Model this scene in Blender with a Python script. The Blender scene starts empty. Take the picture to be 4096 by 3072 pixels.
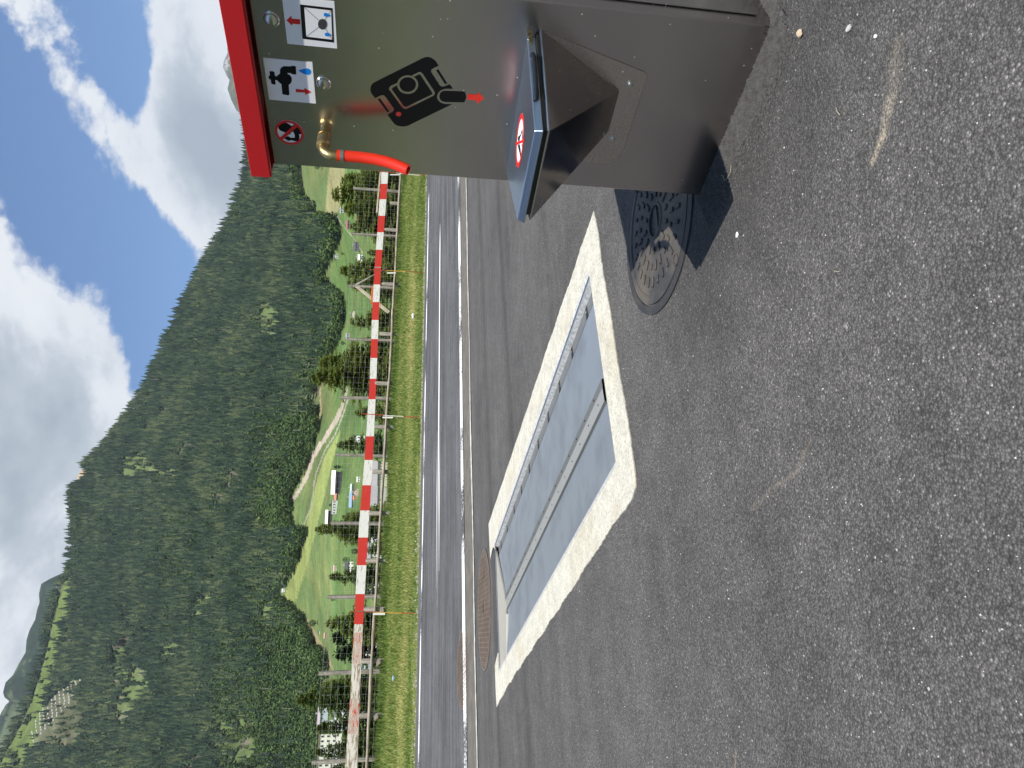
import bpy, bmesh, math, random
import numpy as np
from mathutils import Vector, Matrix
from mathutils.geometry import tessellate_polygon
rnd = random.Random(7)
npr = np.random.default_rng(11)
scene = bpy.context.scene
COL = scene.collection

# ------------------------------------------------------------------ camera
FOC, EYE = 2880.0, 0.95                       # focal length in photo pixels, eye height in metres
PITCH, ROLL = math.radians(8.26), 0.033
fw = np.array([0, math.cos(PITCH), -math.sin(PITCH)])
u0 = np.array([0, math.sin(PITCH), math.cos(PITCH)])
r0 = np.array([1.0, 0, 0])
rr = math.cos(ROLL) * r0 + math.sin(ROLL) * u0
uu = -math.sin(ROLL) * r0 + math.cos(ROLL) * u0
EYEP = np.array([0, 0, EYE])
cam = bpy.data.cameras.new('camera')
cam.sensor_width = 36.0
cam.lens = FOC / 4096 * 36.0
cam.clip_start = 0.05
cam.clip_end = 40000
camo = bpy.data.objects.new('camera', cam)
COL.objects.link(camo)
cx, cy, cz = -uu, rr, -fw                      # the photograph was taken with the phone turned on its side
camo.matrix_world = Matrix(((cx[0], cy[0], cz[0], 0), (cx[1], cy[1], cz[1], 0), (cx[2], cy[2], cz[2], EYE), (0, 0, 0, 1)))
scene.camera = camo

# ------------------------------------------------------------------ light
TO_SUN = np.array([0.107, -0.78, 1.5]); TO_SUN /= np.linalg.norm(TO_SUN)
SUN_EL = math.asin(TO_SUN[2]); SUN_AZ = math.atan2(TO_SUN[0], TO_SUN[1])
sun = bpy.data.lights.new('sun', 'SUN'); sun.energy = 4.9; sun.angle = math.radians(0.5); sun.color = (1.0, 0.95, 0.87)
suno = bpy.data.objects.new('sun', sun); COL.objects.link(suno)
suno.rotation_euler = Vector(TO_SUN).to_track_quat('Z', 'Y').to_euler()
scene.view_settings.view_transform = 'Standard'
scene.view_settings.look = 'None'
scene.view_settings.gamma = 1
scene.view_settings.exposure = 0.5
scene.view_settings.use_curve_mapping = False

def ray(X, Y): return FOC * fw + (1536 - Y) * rr - (X - 2048) * uu
def onplane(X, Y, P0, n):
    d = ray(X, Y); n = np.asarray(n, float)
    return EYEP + d * (((np.asarray(P0) - EYEP) @ n) / (d @ n))
def ground(X, Y, z=0.0): return onplane(X, Y, (0, 0, z), (0, 0, 1))
def azel(X, Y):
    d = ray(X, Y); return math.atan2(d[0], d[1]), d[2] / math.hypot(d[0], d[1])
def project(P):
    q = np.asarray(P) - EYEP; z = q @ fw
    return 2048 - FOC * (q @ uu) / z, 1536 - FOC * (q @ rr) / z

# ---- small node helper
class NT:
    def __init__(s, tree): s.t = tree; s.n = tree.nodes; s.l = tree.links
    def new(s, typ, **kw):
        nd = s.n.new(typ)
        for k, v in kw.items():
            if k == 'ins':
                for i, val in v.items():
                    if isinstance(val, bpy.types.NodeSocket): s.l.new(val, nd.inputs[i])
                    else: nd.inputs[i].default_value = val
            else: setattr(nd, k, v)
        return nd
    def m(s, op, a, b=None, c=None, clamp=False):
        ins = {0: a}
        if b is not None: ins[1] = b
        if c is not None: ins[2] = c
        return s.new('ShaderNodeMath', operation=op, use_clamp=clamp, ins=ins).outputs[0]
    def noise(s, vec, scale, detail=4, rough=0.55, dist=0.0):
        return s.new('ShaderNodeTexNoise', ins={'Vector': vec, 'Scale': scale, 'Detail': detail, 'Roughness': rough, 'Distortion': dist}).outputs[0]
    def ramp(s, fac, stops, interp='LINEAR'):
        r = s.new('ShaderNodeValToRGB', ins={0: fac}); cr = r.color_ramp; cr.interpolation = interp
        while len(cr.elements) < len(stops): cr.elements.new(0.5)
        for e, (p, c) in zip(cr.elements, stops):
            e.position = p
            if not isinstance(c, (tuple, list)): c = (c, c, c)
            e.color = (*c[:3], 1)
        return r.outputs[0]
    def mix(s, fac, a, b, blend='MIX'):
        nd = s.new('ShaderNodeMix', data_type='RGBA', blend_type=blend)
        for i, v in ((0, fac), (6, a), (7, b)):
            if isinstance(v, bpy.types.NodeSocket): s.l.new(v, nd.inputs[i])
            else: nd.inputs[i].default_value = v if i == 0 else ((*v[:3], 1) if isinstance(v, (tuple, list)) else (v, v, v, 1))
        return nd.outputs[2]
    def mapping(s, vec, scale=(1, 1, 1), rot=(0, 0, 0), loc=(0, 0, 0)):
        return s.new('ShaderNodeMapping', ins={'Vector': vec, 'Scale': scale, 'Rotation': rot, 'Location': loc}).outputs[0]
    def bump(s, height, strength, dist, normal=None):
        ins = {'Height': height, 'Strength': strength, 'Distance': dist}
        if normal is not None: ins['Normal'] = normal
        return s.new('ShaderNodeBump', ins=ins).outputs[0]

def material(name):
    m = bpy.data.materials.new(name); m.use_nodes = True
    nt = NT(m.node_tree); b = m.node_tree.nodes['Principled BSDF']
    co = nt.new('ShaderNodeTexCoord').outputs['Object']
    return m, nt, b, co
def setb(nt, b, **kw):
    nm = dict(col='Base Color', rough='Roughness', metal='Metallic', normal='Normal', spec='Specular IOR Level', coat='Coat Weight', trans='Transmission Weight', aniso='Anisotropic', sub='Subsurface Weight')
    for k, v in kw.items():
        i = b.inputs[nm[k]]
        if isinstance(v, bpy.types.NodeSocket): nt.l.new(v, i)
        elif k == 'col': i.default_value = (*v[:3], 1)
        else: i.default_value = v
def simple(name, col, rough=0.6, metal=0.0, var=0.15, scale=6.0, bump=0.0, bscale=60.0, spec=0.5, bdist=0.002, streak=None):
    m, nt, b, co = material(name)
    v = co if streak is None else nt.mapping(co, scale=streak)
    f = nt.noise(v, scale, 5, 0.6)
    lo = tuple(c * (1 - var) for c in col); hi = tuple(min(1, c * (1 + var)) for c in col)
    setb(nt, b, col=nt.ramp(f, [(0.3, lo), (0.7, hi)]), rough=rough, metal=metal, spec=spec)
    if bump: setb(nt, b, normal=nt.bump(nt.noise(v, bscale, 4), bump, bdist))
    return m

# ------------------------------------------------------------------ sky
wd = bpy.data.worlds.new('World'); scene.world = wd; wd.use_nodes = True
W = NT(wd.node_tree); bgn = wd.node_tree.nodes['Background']
sky = W.new('ShaderNodeTexSky'); sky.sky_type = 'NISHITA'; sky.sun_disc = False
sky.sun_elevation = SUN_EL; sky.sun_rotation = SUN_AZ; sky.altitude = 1500; sky.air_density = 1.3; sky.dust_density = 0.6; sky.ozone_density = 2.0
dirv = W.new('ShaderNodeTexCoord').outputs['Generated']
sep = W.new('ShaderNodeSeparateXYZ', ins={0: dirv})
azn = W.m('MULTIPLY', W.m('ARCTAN2', sep.outputs[0], sep.outputs[1]), 57.2958)
eln = W.m('MULTIPLY', W.m('ARCSINE', sep.outputs[2]), 57.2958)
n1 = W.new('ShaderNodeTexNoise', ins={'Vector': W.mapping(dirv, scale=(1, 1, 1.5)), 'Scale': 5.0, 'Detail': 12.0, 'Roughness': 0.64, 'Distortion': 0.3}).outputs[0]
n2 = W.noise(W.mapping(dirv, scale=(1, 1, 1.6), loc=(3, 1, 2)), 11, 7, 0.6, 0.2)
def sky_blob(X, Y, lx, ly, rot, amp):
    """a bank of cloud (amp>0) or a gap of blue (amp<0) seen in that direction; sizes in degrees"""
    a, e = azel(X, Y); a = math.degrees(a); e = math.degrees(math.atan(e))
    k = max(0.4, math.cos(math.radians(e)))
    da = W.m('MULTIPLY', W.m('SUBTRACT', azn, a), k); de = W.m('SUBTRACT', eln, e)
    c, s = math.cos(math.radians(rot)), math.sin(math.radians(rot))
    p = W.m('DIVIDE', W.m('ADD', W.m('MULTIPLY', da, c), W.m('MULTIPLY', de, s)), lx)
    q = W.m('DIVIDE', W.m('SUBTRACT', W.m('MULTIPLY', de, c), W.m('MULTIPLY', da, s)), ly)
    g = W.m('EXPONENT', W.m('MULTIPLY', W.m('ADD', W.m('MULTIPLY', p, p), W.m('MULTIPLY', q, q)), -1.0))
    return W.m('MULTIPLY', g, amp)
BLOBS = [(150, 2250, 19, 12, 0, .42), (230, 1720, 11, 8, 0, .30), (40, 1400, 9, 9, 0, .30), (90, 2900, 12, 8, 0, .34), (330, 1420, 6, 6, 30, .22),
         (0, 560, 5, 14, 20, .12), (10, 900, 5, 10, 20, .34),
         (260, 170, 11, 4.5, 42, .34), (400, 400, 10, 3.8, 50, .46), (500, 620, 5, 3, 40, .46), (40, 40, 4, 3, 40, .2), (480, 80, 7, 2.6, 5, -.5), (40, 260, 4.5, 7, 0, -.5),
         (740, 120, 13, 4.2, 12, .40), (800, 420, 9, 3.5, 40, .40), (740, 680, 5, 4, 35, .32), (860, 620, 8, 3.5, 20, .34), (830, 880, 6, 3, 30, .28),
         (280, 1000, 9, 5, 0, .2),
         (330, 780, 8, 6, -30, -.30), (570, 900, 15, 5, 12, -.36), (530, 480, 17, 2.4, 4, -.52), (130, 420, 5, 4, 30, -.2), (90, 330, 5, 4, 0, -.2), (560, 1200, 8, 7, 20, -.34), (450, 1350, 6, 3, 40, -.22), (180, 950, 6, 5, 0, -.25), (250, 700, 6, 4, 0, -.2)]
tot = None
for b_ in BLOBS:
    g_ = sky_blob(*b_); tot = g_ if tot is None else W.m('ADD', tot, g_)
dens = W.m('ADD', W.m('ADD', W.m('MULTIPLY', n1, 1.35), W.m('MULTIPLY', n2, 0.85)), W.m('MULTIPLY', tot, 0.80))
mask = W.new('ShaderNodeMapRange', interpolation_type='SMOOTHSTEP', ins={0: dens, 1: 1.14, 2: 1.33, 3: 0.0, 4: 1.0}).outputs[0]
n3 = W.noise(W.mapping(dirv, scale=(1, 1, 1.8), loc=(0.05, 0.02, 0.06)), 5.0, 7, 0.58, 0.3)
thick = W.m('ADD', W.m('MULTIPLY', W.m('SUBTRACT', dens, 1.32), 0.9), W.m('MULTIPLY', W.m('SUBTRACT', n3, 0.5), 2.2), clamp=True)
ccol = W.ramp(thick, [(0.0, (8.0, 8.2, 8.4)), (0.25, (7.4, 7.7, 8.0)), (0.55, (4.9, 5.4, 5.9)), (1.0, (3.5, 4.0, 4.5))])
skyc = W.mix(1.0, sky.outputs[0], (0.62, 0.92, 1.22), 'MULTIPLY')
W.l.new(W.mix(W.m('MULTIPLY', mask, 0.96), skyc, ccol), bgn.inputs[0])
bgn.inputs[1].default_value = 0.082

# ------------------------------------------------------------------ object helpers
def tag(o, label=None, cat=None, group=None, kind=None):
    if label: o['label'] = label
    if cat: o['category'] = cat
    if group: o['group'] = group
    if kind: o['kind'] = kind
    return o
def thing(name, label, cat, loc, group=None):
    o = bpy.data.objects.new(name, None); COL.objects.link(o); o.location = tuple(float(v) for v in loc); o.empty_display_size = 0.1
    return tag(o, label, cat, group)
def root_loc(o):
    p = np.zeros(3)
    while o is not None:
        p = p + np.array(o.location); o = o.parent
    return p
def mesh_obj(name, verts, faces, mats, parent=None, idx=None, smooth=False, loc=None):
    """verts in world space"""
    me = bpy.data.meshes.new(name)
    off = root_loc(parent) if parent is not None else np.zeros(3)
    o_loc = np.zeros(3)
    if loc is not None: o_loc = np.asarray(loc) - off; off = np.asarray(loc)
    V = np.asarray(verts, float) - off
    me.from_pydata([tuple(v) for v in V.tolist()], [], [list(map(int, f)) for f in faces])
    if not isinstance(mats, (list, tuple)): mats = [mats]
    for m in mats: me.materials.append(m)
    if idx is not None: me.polygons.foreach_set('material_index', np.asarray(idx, dtype=np.int32))
    if smooth: me.polygons.foreach_set('use_smooth', [True] * len(me.polygons))
    me.update()
    o = bpy.data.objects.new(name, me); COL.objects.link(o)
    o.location = tuple(o_loc.tolist())
    if parent is not None: o.parent = parent
    return o
class MB:
    def __init__(s): s.v = []; s.f = []; s.mi = []
    def add(s, vs, fs, mi=0):
        k = len(s.v); s.v.extend([tuple(map(float, v)) for v in vs]); s.f.extend([[i + k for i in f] for f in fs]); s.mi.extend([mi] * len(fs)); return s
    def box8(s, p, mi=0):   # p: 4 bottom then 4 top points
        return s.add(p, [(0, 3, 2, 1), (4, 5, 6, 7), (0, 1, 5, 4), (1, 2, 6, 5), (2, 3, 7, 6), (3, 0, 4, 7)], mi)
    def box(s, c, ax, ay, az, mi=0):
        c, ax, ay, az = map(np.asarray, (c, ax, ay, az))
        return s.box8([c - ax - ay - az, c + ax - ay - az, c + ax + ay - az, c - ax + ay - az, c - ax - ay + az, c + ax - ay + az, c + ax + ay + az, c - ax + ay + az], mi)
    def tube(s, pts, rad, seg=12, mi=0, cap=True, smooth=None, hollow=False):
        pts = [np.asarray(p, float) for p in pts]
        if not hasattr(rad, '__len__'): rad = [rad] * len(pts)
        base = len(s.v); prev = None
        for i, p in enumerate(pts):
            t = pts[min(i + 1, len(pts) - 1)] - pts[max(i - 1, 0)]; t = t / (np.linalg.norm(t) + 1e-12)
            if prev is None:
                a = np.array([0, 0, 1.0]) if abs(t[2]) < 0.9 else np.array([1.0, 0, 0])
                x = np.cross(t, a)
            else: x = prev - t * (prev @ t)
            x /= np.linalg.norm(x); prev = x; y = np.cross(t, x)
            for k in range(seg):
                A = 2 * math.pi * k / seg
                s.v.append(tuple(p + rad[i] * (math.cos(A) * x + math.sin(A) * y)))
        for i in range(len(pts) - 1):
            for k in range(seg):
                a = base + i * seg + k; b = base + i * seg + (k + 1) % seg
                s.f.append([a, b, b + seg, a + seg]); s.mi.append(mi)
        if cap:
            s.f.append([base + k for k in range(seg)][::-1]); s.mi.append(mi)
            s.f.append([base + (len(pts) - 1) * seg + k for k in range(seg)]); s.mi.append(mi)
        return s
    def obj(s, name, mats, parent=None, smooth=False, loc=None):
        return mesh_obj(name, s.v, s.f, mats, parent, s.mi, smooth, loc)
def bevel(o, w, seg=2, angle=35):
    m = o.modifiers.new('bevel', 'BEVEL'); m.width = w; m.segments = seg; m.limit_method = 'ANGLE'; m.angle_limit = math.radians(angle); m.harden_normals = False
    return o
def autosmooth(o, ang=40):
    me = o.data
    me.polygons.foreach_set('use_smooth', [True] * len(me.polygons))
    bm = bmesh.new(); bm.from_mesh(me)
    for e in bm.edges:
        if len(e.link_faces) == 2 and e.calc_face_angle(0) > math.radians(ang): e.smooth = False
    bm.to_mesh(me); bm.free(); return o

# ------------------------------------------------------------------ road frame: s across (away), d along (to the right)
K1, K2 = ground(1866, 710), ground(1912, 3072)
dv = K1 - K2; dv /= np.linalg.norm(dv); sv = np.array([-dv[1], dv[0], 0])
KO = K1 + 0.0
TILT = 0.073
def RW(s, d, z=None):
    P = KO + sv * s + dv * d
    if z is not None: P = np.array([P[0], P[1], z])
    return P
def road_z(s): return TILT * s
NR = np.array([0, 0, 1]) - TILT * sv
def on_road(X, Y):
    P = onplane(X, Y, KO, NR); q = P - KO; return q @ sv, q @ dv
PROF = [(7.4, .54), (7.6, .56), (8.3, .70), (9.2, .90), (10.2, 1.10), (11.0, 1.24), (11.7, 1.33), (12.6, 1.38), (13.4, 1.30), (14.5, .85), (17, -.6), (22, -3.2), (34, -7.0), (60, -9.0)]
def verge_z(s): return float(np.interp(s, [p[0] for p in PROF], [p[1] for p in PROF]))

HAZE = 0.000035
# ================================================================== MATERIALS
def capsule(nt, pos, A, B, r, soft):
    """1 inside a capsule from A to B lying on the ground"""
    A = np.asarray(A, float); B = np.asarray(B, float); L = np.linalg.norm(B - A); u = (B - A) / L
    rel = nt.new('ShaderNodeVectorMath', operation='SUBTRACT', ins={0: pos, 1: tuple(A)}).outputs[0]
    t = nt.new('ShaderNodeVectorMath', operation='DOT_PRODUCT', ins={0: rel, 1: tuple(u)}).outputs['Value']
    t = nt.m('MINIMUM', nt.m('MAXIMUM', t, 0.0), float(L))
    pr = nt.new('ShaderNodeVectorMath', operation='SCALE', ins={0: tuple(u), 'Scale': t}).outputs[0]
    dd = nt.new('ShaderNodeVectorMath', operation='DISTANCE', ins={0: rel, 1: pr}).outputs['Value']
    return nt.new('ShaderNodeMapRange', interpolation_type='SMOOTHSTEP', ins={0: dd, 1: r + soft, 2: max(0.0, r - soft), 3: 0.0, 4: 1.0}).outputs[0]

def asphalt(name, base, yard=True):
    m, nt, b, co = material(name)
    ang = math.atan2(dv[1], dv[0])
    big = nt.noise(co, 0.9, 5, 0.6)
    med = nt.noise(co, 7, 5, 0.65)
    al = nt.mapping(co, rot=(0, 0, -ang), scale=(1, 1, 1))
    streak = nt.noise(nt.mapping(nt.mapping(co, rot=(0, 0, -ang)), scale=(0.05, 1.0, 1.0)), 3.2 if yard else 6.0, 5, 0.6)
    vor = nt.new('ShaderNodeTexVoronoi', feature='F1', ins={'Vector': nt.mapping(co, scale=(1, 1, 0.3)), 'Scale': 190.0 if yard else 230.0, 'Randomness': 1.0})
    vor2 = nt.new('ShaderNodeTexVoronoi', feature='F1', ins={'Vector': nt.mapping(co, scale=(1, 1, 0.3), loc=(3, 5, 0)), 'Scale': 62.0, 'Randomness': 1.0})
    fine = nt.noise(co, 420, 3, 0.7)
    stonecol = nt.new('ShaderNodeSeparateColor', ins={0: vor.outputs['Color']}).outputs[0]
    stone2 = nt.new('ShaderNodeSeparateColor', ins={0: vor2.outputs['Color']}).outputs[1]
    v = nt.ramp(stonecol, [(0.0, 0.58), (0.5, 0.92), (0.88, 1.18), (0.975, 1.45), (1.0, 2.4)])
    inner = nt.ramp(vor.outputs['Distance'], [(0.25, 1.0), (0.65, 0.55)])
    v = nt.mix(1.0, v, inner, 'MULTIPLY')
    v = nt.mix(1.0, v, nt.ramp(big, [(0.3, 0.80), (0.5, 1.0), (0.7, 1.15)]), 'MULTIPLY')
    v = nt.mix(1.0, v, nt.ramp(med, [(0.3, 0.84), (0.7, 1.16)]), 'MULTIPLY')
    v = nt.mix(1.0, v, nt.ramp(streak, [(0.32, 0.84 if yard else 0.60), (0.5, 1.0), (0.68, 1.12 if yard else 1.35)]), 'MULTIPLY')
    col = nt.mix(1.0, v, base, 'MULTIPLY')
    # loose pale grit
    grit = nt.ramp(stone2, [(0.985, 0.0), (0.99, 1.0)], 'CONSTANT')
    gd = nt.ramp(vor2.outputs['Distance'], [(0.16, 1.0), (0.22, 0.0)])
    col = nt.mix(nt.m('MULTIPLY', grit, gd), col, (0.42, 0.41, 0.37))
    h = nt.m('ADD', nt.m('MULTIPLY', nt.m('SUBTRACT', 1.0, vor.outputs['Distance']), 0.8), nt.m('ADD', nt.m('MULTIPLY', nt.m('SUBTRACT', 0.7, vor2.outputs['Distance']), 0.7 if yard else 0.2), nt.m('MULTIPLY', fine, 0.35)))
    if yard:
        warp = nt.new('ShaderNodeVectorMath', operation='MULTIPLY_ADD', ins={0: nt.new('ShaderNodeTexNoise', ins={'Vector': co, 'Scale': 14.0, 'Detail': 4.0}).outputs[1], 1: (.05, .05, 0), 2: nt.mapping(co, loc=(-.025, -.025, 0))}).outputs[0]
        # fresh dark mat laid round the service box, two tyre tracks, a dried splash
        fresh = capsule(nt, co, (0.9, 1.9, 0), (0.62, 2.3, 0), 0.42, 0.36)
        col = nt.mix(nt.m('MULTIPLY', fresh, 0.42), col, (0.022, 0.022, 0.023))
        for s_ in (-2.05, -3.7):
            A = RW(s_, -13); B = RW(s_ + 0.3, 3.5)
            col = nt.mix(nt.m('MULTIPLY', capsule(nt, co, A, B, 0.10, 0.14), 0.33), col, (0.020, 0.020, 0.021))
        for (p, q, r, s_, k) in (((3600, 190), (3555, 400), .012, .02, .22), ((3555, 400), (3530, 560), .009, .010, .6), ((3530, 560), (3493, 650), .007, .006, .75), ((3250, 1760), (3170, 1900), .002, .010, .22), ((3170, 1900), (3000, 2040), .003, .012, .16), ((2944, 3010), (2935, 3080), .004, .010, .4)):
            A = ground(*p); B = ground(*q)
            k_ = nt.m('MULTIPLY', nt.m('MULTIPLY', capsule(nt, warp, A, B, r, s_), nt.ramp(nt.noise(co, 150, 3, .7), [(0.40, 0.0), (0.56, 1.0)])), k)
            col = nt.mix(k_, col, (0.42, 0.36, 0.26))
    rough = nt.ramp(fine, [(0.3, 0.72), (0.7, 0.95)])
    setb(nt, b, col=col, rough=rough, spec=0.28, normal=nt.bump(h, 0.95 if yard else 0.5, 0.0045 if yard else 0.0025))
    return m
M_yard = asphalt('yard asphalt', (0.136, 0.131, 0.126), True)
M_road = asphalt('road asphalt', (0.132, 0.133, 0.137), False)

def steel(name, base, rough, dirty=0.15, dark=0.5, metal=1.0):
    m, nt, b, co = material(name)
    f = nt.noise(co, 3.0, 6, 0.6); g = nt.noise(nt.mapping(co, scale=(1, 1, 9)), 30, 4, 0.6)
    col = nt.mix(nt.m('MULTIPLY', nt.ramp(f, [(0.45, 0.0), (0.75, 1.0)]), dirty), base, tuple(c * dark for c in base))
    # splash dust low down
    sp = nt.new('ShaderNodeTexVoronoi', feature='F1', ins={'Vector': co, 'Scale': 34.0})
    sid = nt.new('ShaderNodeSeparateColor', ins={0: sp.outputs['Color']}).outputs[0]
    dot = nt.m('MULTIPLY', nt.m('LESS_THAN', sp.outputs['Distance'], 0.06), nt.m('GREATER_THAN', sid, 0.72))
    col = nt.mix(dot, col, (0.6, 0.58, 0.52))
    r = nt.m('ADD', nt.m('MULTIPLY', g, 0.08), nt.m('ADD', rough - 0.04, nt.m('MULTIPLY', f, 0.06)))
    r = nt.m('ADD', r, nt.m('MULTIPLY', dot, 0.5))
    setb(nt, b, col=col, rough=r, metal=nt.m('MULTIPLY', metal, nt.m('SUBTRACT', 1.0, nt.m('MULTIPLY', dot, 0.9))), normal=nt.bump(nt.noise(co, 5, 3, 0.5), 0.10, 0.01))
    return m
M_steel = steel('brushed stainless steel', (0.49, 0.46, 0.46), 0.20)
M_clid = steel('satin lid steel', (0.44, 0.50, 0.60), 0.30, 0.15, 0.8)
M_chute = steel('polished chute steel', (0.42, 0.395, 0.375), 0.09, 0.2, 0.7)
M_flange = steel('ground steel flange', (0.54, 0.505, 0.475), 0.24, 0.3, 0.6)
M_steel2 = steel('polished stainless steel', (0.52, 0.52, 0.51), 0.12, 0.1)
M_tray = steel('galvanised tray steel', (0.53, 0.57, 0.61), 0.40, 1.0, 0.68, metal=.90)
M_chan = steel('dull channel steel', (0.34, 0.34, 0.325), 0.42, 0.5, 0.7, metal=.9)
M_endpl = steel('tan stained plate', (0.62, 0.585, 0.50), 0.48, 0.6, 0.8, metal=.7)
M_seal = simple('silver sealant', (0.55, 0.56, 0.56), 0.6, 0.4, var=0.35, scale=40, bump=0.8, bscale=160)
M_traylt = steel('bare tray plate', (0.60, 0.59, 0.55), 0.46, 0.4, 0.75, metal=.86)
M_red = simple('red powder coat', (0.50, 0.012, 0.015), 0.42, var=0.06, spec=0.4)
M_black = simple('black rubber', (0.008, 0.008, 0.009), 0.5, var=0.2)
M_handle = simple('black handle plastic', (0.012, 0.016, 0.022), 0.25, var=0.1)
M_white = simple('white vinyl', (0.80, 0.81, 0.82), 0.35, var=0.02)
M_ink = simple('black vinyl', (0.004, 0.004, 0.004), 0.6, var=0.0, spec=0.2)
M_inkred = simple('red vinyl', (0.62, 0.014, 0.014), 0.4, var=0.05)
M_inkblue = simple('blue vinyl', (0.0, 0.22, 0.72), 0.4, var=0.02)
M_inkgrey = simple('dark grey print', (0.05, 0.045, 0.05), 0.4, var=0.05)
M_brass = simple('brass', (0.62, 0.46, 0.17), 0.22, 1.0, var=0.12, scale=14, bump=0.2, bscale=90)
M_cast = simple('cast brass', (0.46, 0.35, 0.16), 0.40, 1.0, var=0.12, scale=20, bump=0.35, bscale=220)
M_hose = simple('red silicone hose', (0.68, 0.028, 0.008), 0.32, var=0.06, scale=3)
M_clamp = simple('clear clamp', (0.45, 0.46, 0.46), 0.2, 0.8, var=0.1)
def wood(name, base, dark, streak=(1, 1, 1), along=None, k=1.0):
    m, nt, b, co = material(name)
    ang = math.atan2(dv[1], dv[0]) if along is None else along
    q = nt.mapping(nt.mapping(co, rot=(0, 0, -ang)), scale=streak)
    f = nt.noise(q, 22 * k, 6, 0.65, 0.4); g = nt.noise(co, 3, 3, 0.6)
    col = nt.ramp(f, [(0.32, dark), (0.5, base), (0.75, tuple(min(1, c * 1.25) for c in base))])
    col = nt.mix(1.0, col, nt.ramp(g, [(0.3, 0.8), (0.7, 1.15)]), 'MULTIPLY')
    setb(nt, b, col=col, rough=0.85, spec=0.2, normal=nt.bump(f, 0.5, 0.01)); return m
M_log = wood('weathered round log', (0.36, 0.31, 0.25), (0.14, 0.12, 0.10), (0.10, 1, 1))
M_post = wood('weathered post', (0.33, 0.30, 0.25), (0.12, 0.11, 0.09), (1, 1, 0.10))
M_board = wood('bare plank', (0.58, 0.49, 0.38), (0.34, 0.27, 0.20), (0.05, 1, 1), k=1.2)
def flaky(name, paint, under, amount):
    m, nt, b, co = material(name); ang = math.atan2(dv[1], dv[0])
    q = nt.mapping(nt.mapping(co, rot=(0, 0, -ang)), scale=(0.12, 1, 1))
    f = nt.noise(q, 30, 6, 0.72, 0.3); w = nt.noise(q, 60, 4, 0.6)
    un = nt.ramp(w, [(0.35, tuple(c * .55 for c in under)), (0.65, under)])
    pc = nt.mix(nt.ramp(nt.noise(co, 8, 4), [(0.4, 0.0), (0.8, 0.25)]), paint, tuple(c * 0.8 for c in paint))
    msk = nt.ramp(f, [(amount - 0.015, 1.0), (amount + 0.015, 0.0)])
    setb(nt, b, col=nt.mix(msk, pc, un), rough=0.7, spec=0.25, normal=nt.bump(w, 0.25, 0.004)); return m
M_pwhite = flaky('flaking white paint', (0.78, 0.77, 0.72), (0.30, 0.26, 0.20), 0.40)
M_pred = flaky('red paint', (0.60, 0.045, 0.035), (0.70, 0.45, 0.38), 0.33)
M_pworn = flaky('worn red paint', (0.58, 0.07, 0.05), (0.72, 0.60, 0.50), 0.555)
M_barewhite = flaky('bare pale plank', (0.74, 0.69, 0.61), (0.42, 0.33, 0.24), 0.47)
M_wire = simple('fence wire', (0.42, 0.43, 0.42), 0.6, 0.0)
M_conc = None
def concrete():
    m, nt, b, co = material('pale concrete')
    f = nt.noise(co, 9, 6, 0.65); g = nt.noise(co, 90, 4, 0.7); st = nt.noise(nt.mapping(co, loc=(4, 4, 0)), 2.2, 5, 0.6)
    col = nt.ramp(g, [(0.30, (0.26, 0.25, 0.20)), (0.45, (0.50, 0.485, 0.41)), (0.68, (0.66, 0.64, 0.55))])
    col = nt.mix(nt.ramp(st, [(0.5, 0.0), (0.75, 0.55)]), col, (0.42, 0.36, 0.24))
    col = nt.mix(1.0, col, nt.ramp(f, [(0.3, 0.82), (0.7, 1.1)]), 'MULTIPLY')
    v = nt.new('ShaderNodeTexVoronoi', feature='F1', ins={'Vector': co, 'Scale': 60.0})
    pit = nt.m('LESS_THAN', v.outputs['Distance'], 0.12)
    col = nt.mix(nt.m('MULTIPLY', pit, 0.5), col, (0.2, 0.18, 0.13))
    setb(nt, b, col=col, rough=0.9, spec=0.25, normal=nt.bump(g, 0.9, 0.006)); return m
M_conc = concrete()
def paintline(name, worn, period=None, lo=0.80):
    m, nt, b, co = material(name); ang = math.atan2(dv[1], dv[0])
    q = nt.mapping(co, rot=(0, 0, -ang))
    f = nt.noise(co, 26, 5, 0.75); big = nt.noise(nt.mapping(q, scale=(1, 0.0, 0.0)), 0.62, 2, 0.5)
    w = nt.m('ADD', nt.m('MULTIPLY', f, .45), nt.m('MULTIPLY', big, .8))
    msk = nt.ramp(w, [(worn - 0.02, 1.0), (worn + 0.02, 0.0)])
    setb(nt, b, col=nt.mix(msk, (lo, lo, lo * 0.96), (0.07, 0.07, 0.075)), rough=0.7, spec=0.3); return m
M_line = paintline('worn road paint', 0.60)
M_line2 = paintline('fresh road paint', 0.36)
M_line3 = paintline('worn edge paint', 0.60)
M_joint = simple('pale joint filler', (0.44, 0.43, 0.39), 0.9, var=0.4, scale=12)
M_strip = simple('brown old asphalt', (0.115, 0.105, 0.088), 0.85, var=0.25, scale=5, bump=0.5, bscale=150)
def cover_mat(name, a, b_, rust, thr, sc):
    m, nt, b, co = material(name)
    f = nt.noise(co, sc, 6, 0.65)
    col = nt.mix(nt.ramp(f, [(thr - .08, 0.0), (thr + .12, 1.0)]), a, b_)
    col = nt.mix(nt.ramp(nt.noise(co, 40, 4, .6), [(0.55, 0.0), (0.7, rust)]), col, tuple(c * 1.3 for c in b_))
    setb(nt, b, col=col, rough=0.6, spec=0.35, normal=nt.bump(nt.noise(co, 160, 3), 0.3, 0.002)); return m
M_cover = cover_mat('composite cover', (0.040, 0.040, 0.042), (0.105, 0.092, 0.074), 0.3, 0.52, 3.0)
M_frame = cover_mat('composite frame', (0.030, 0.031, 0.034), (0.08, 0.072, 0.06), 0.2, 0.62, 3.5)
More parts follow.
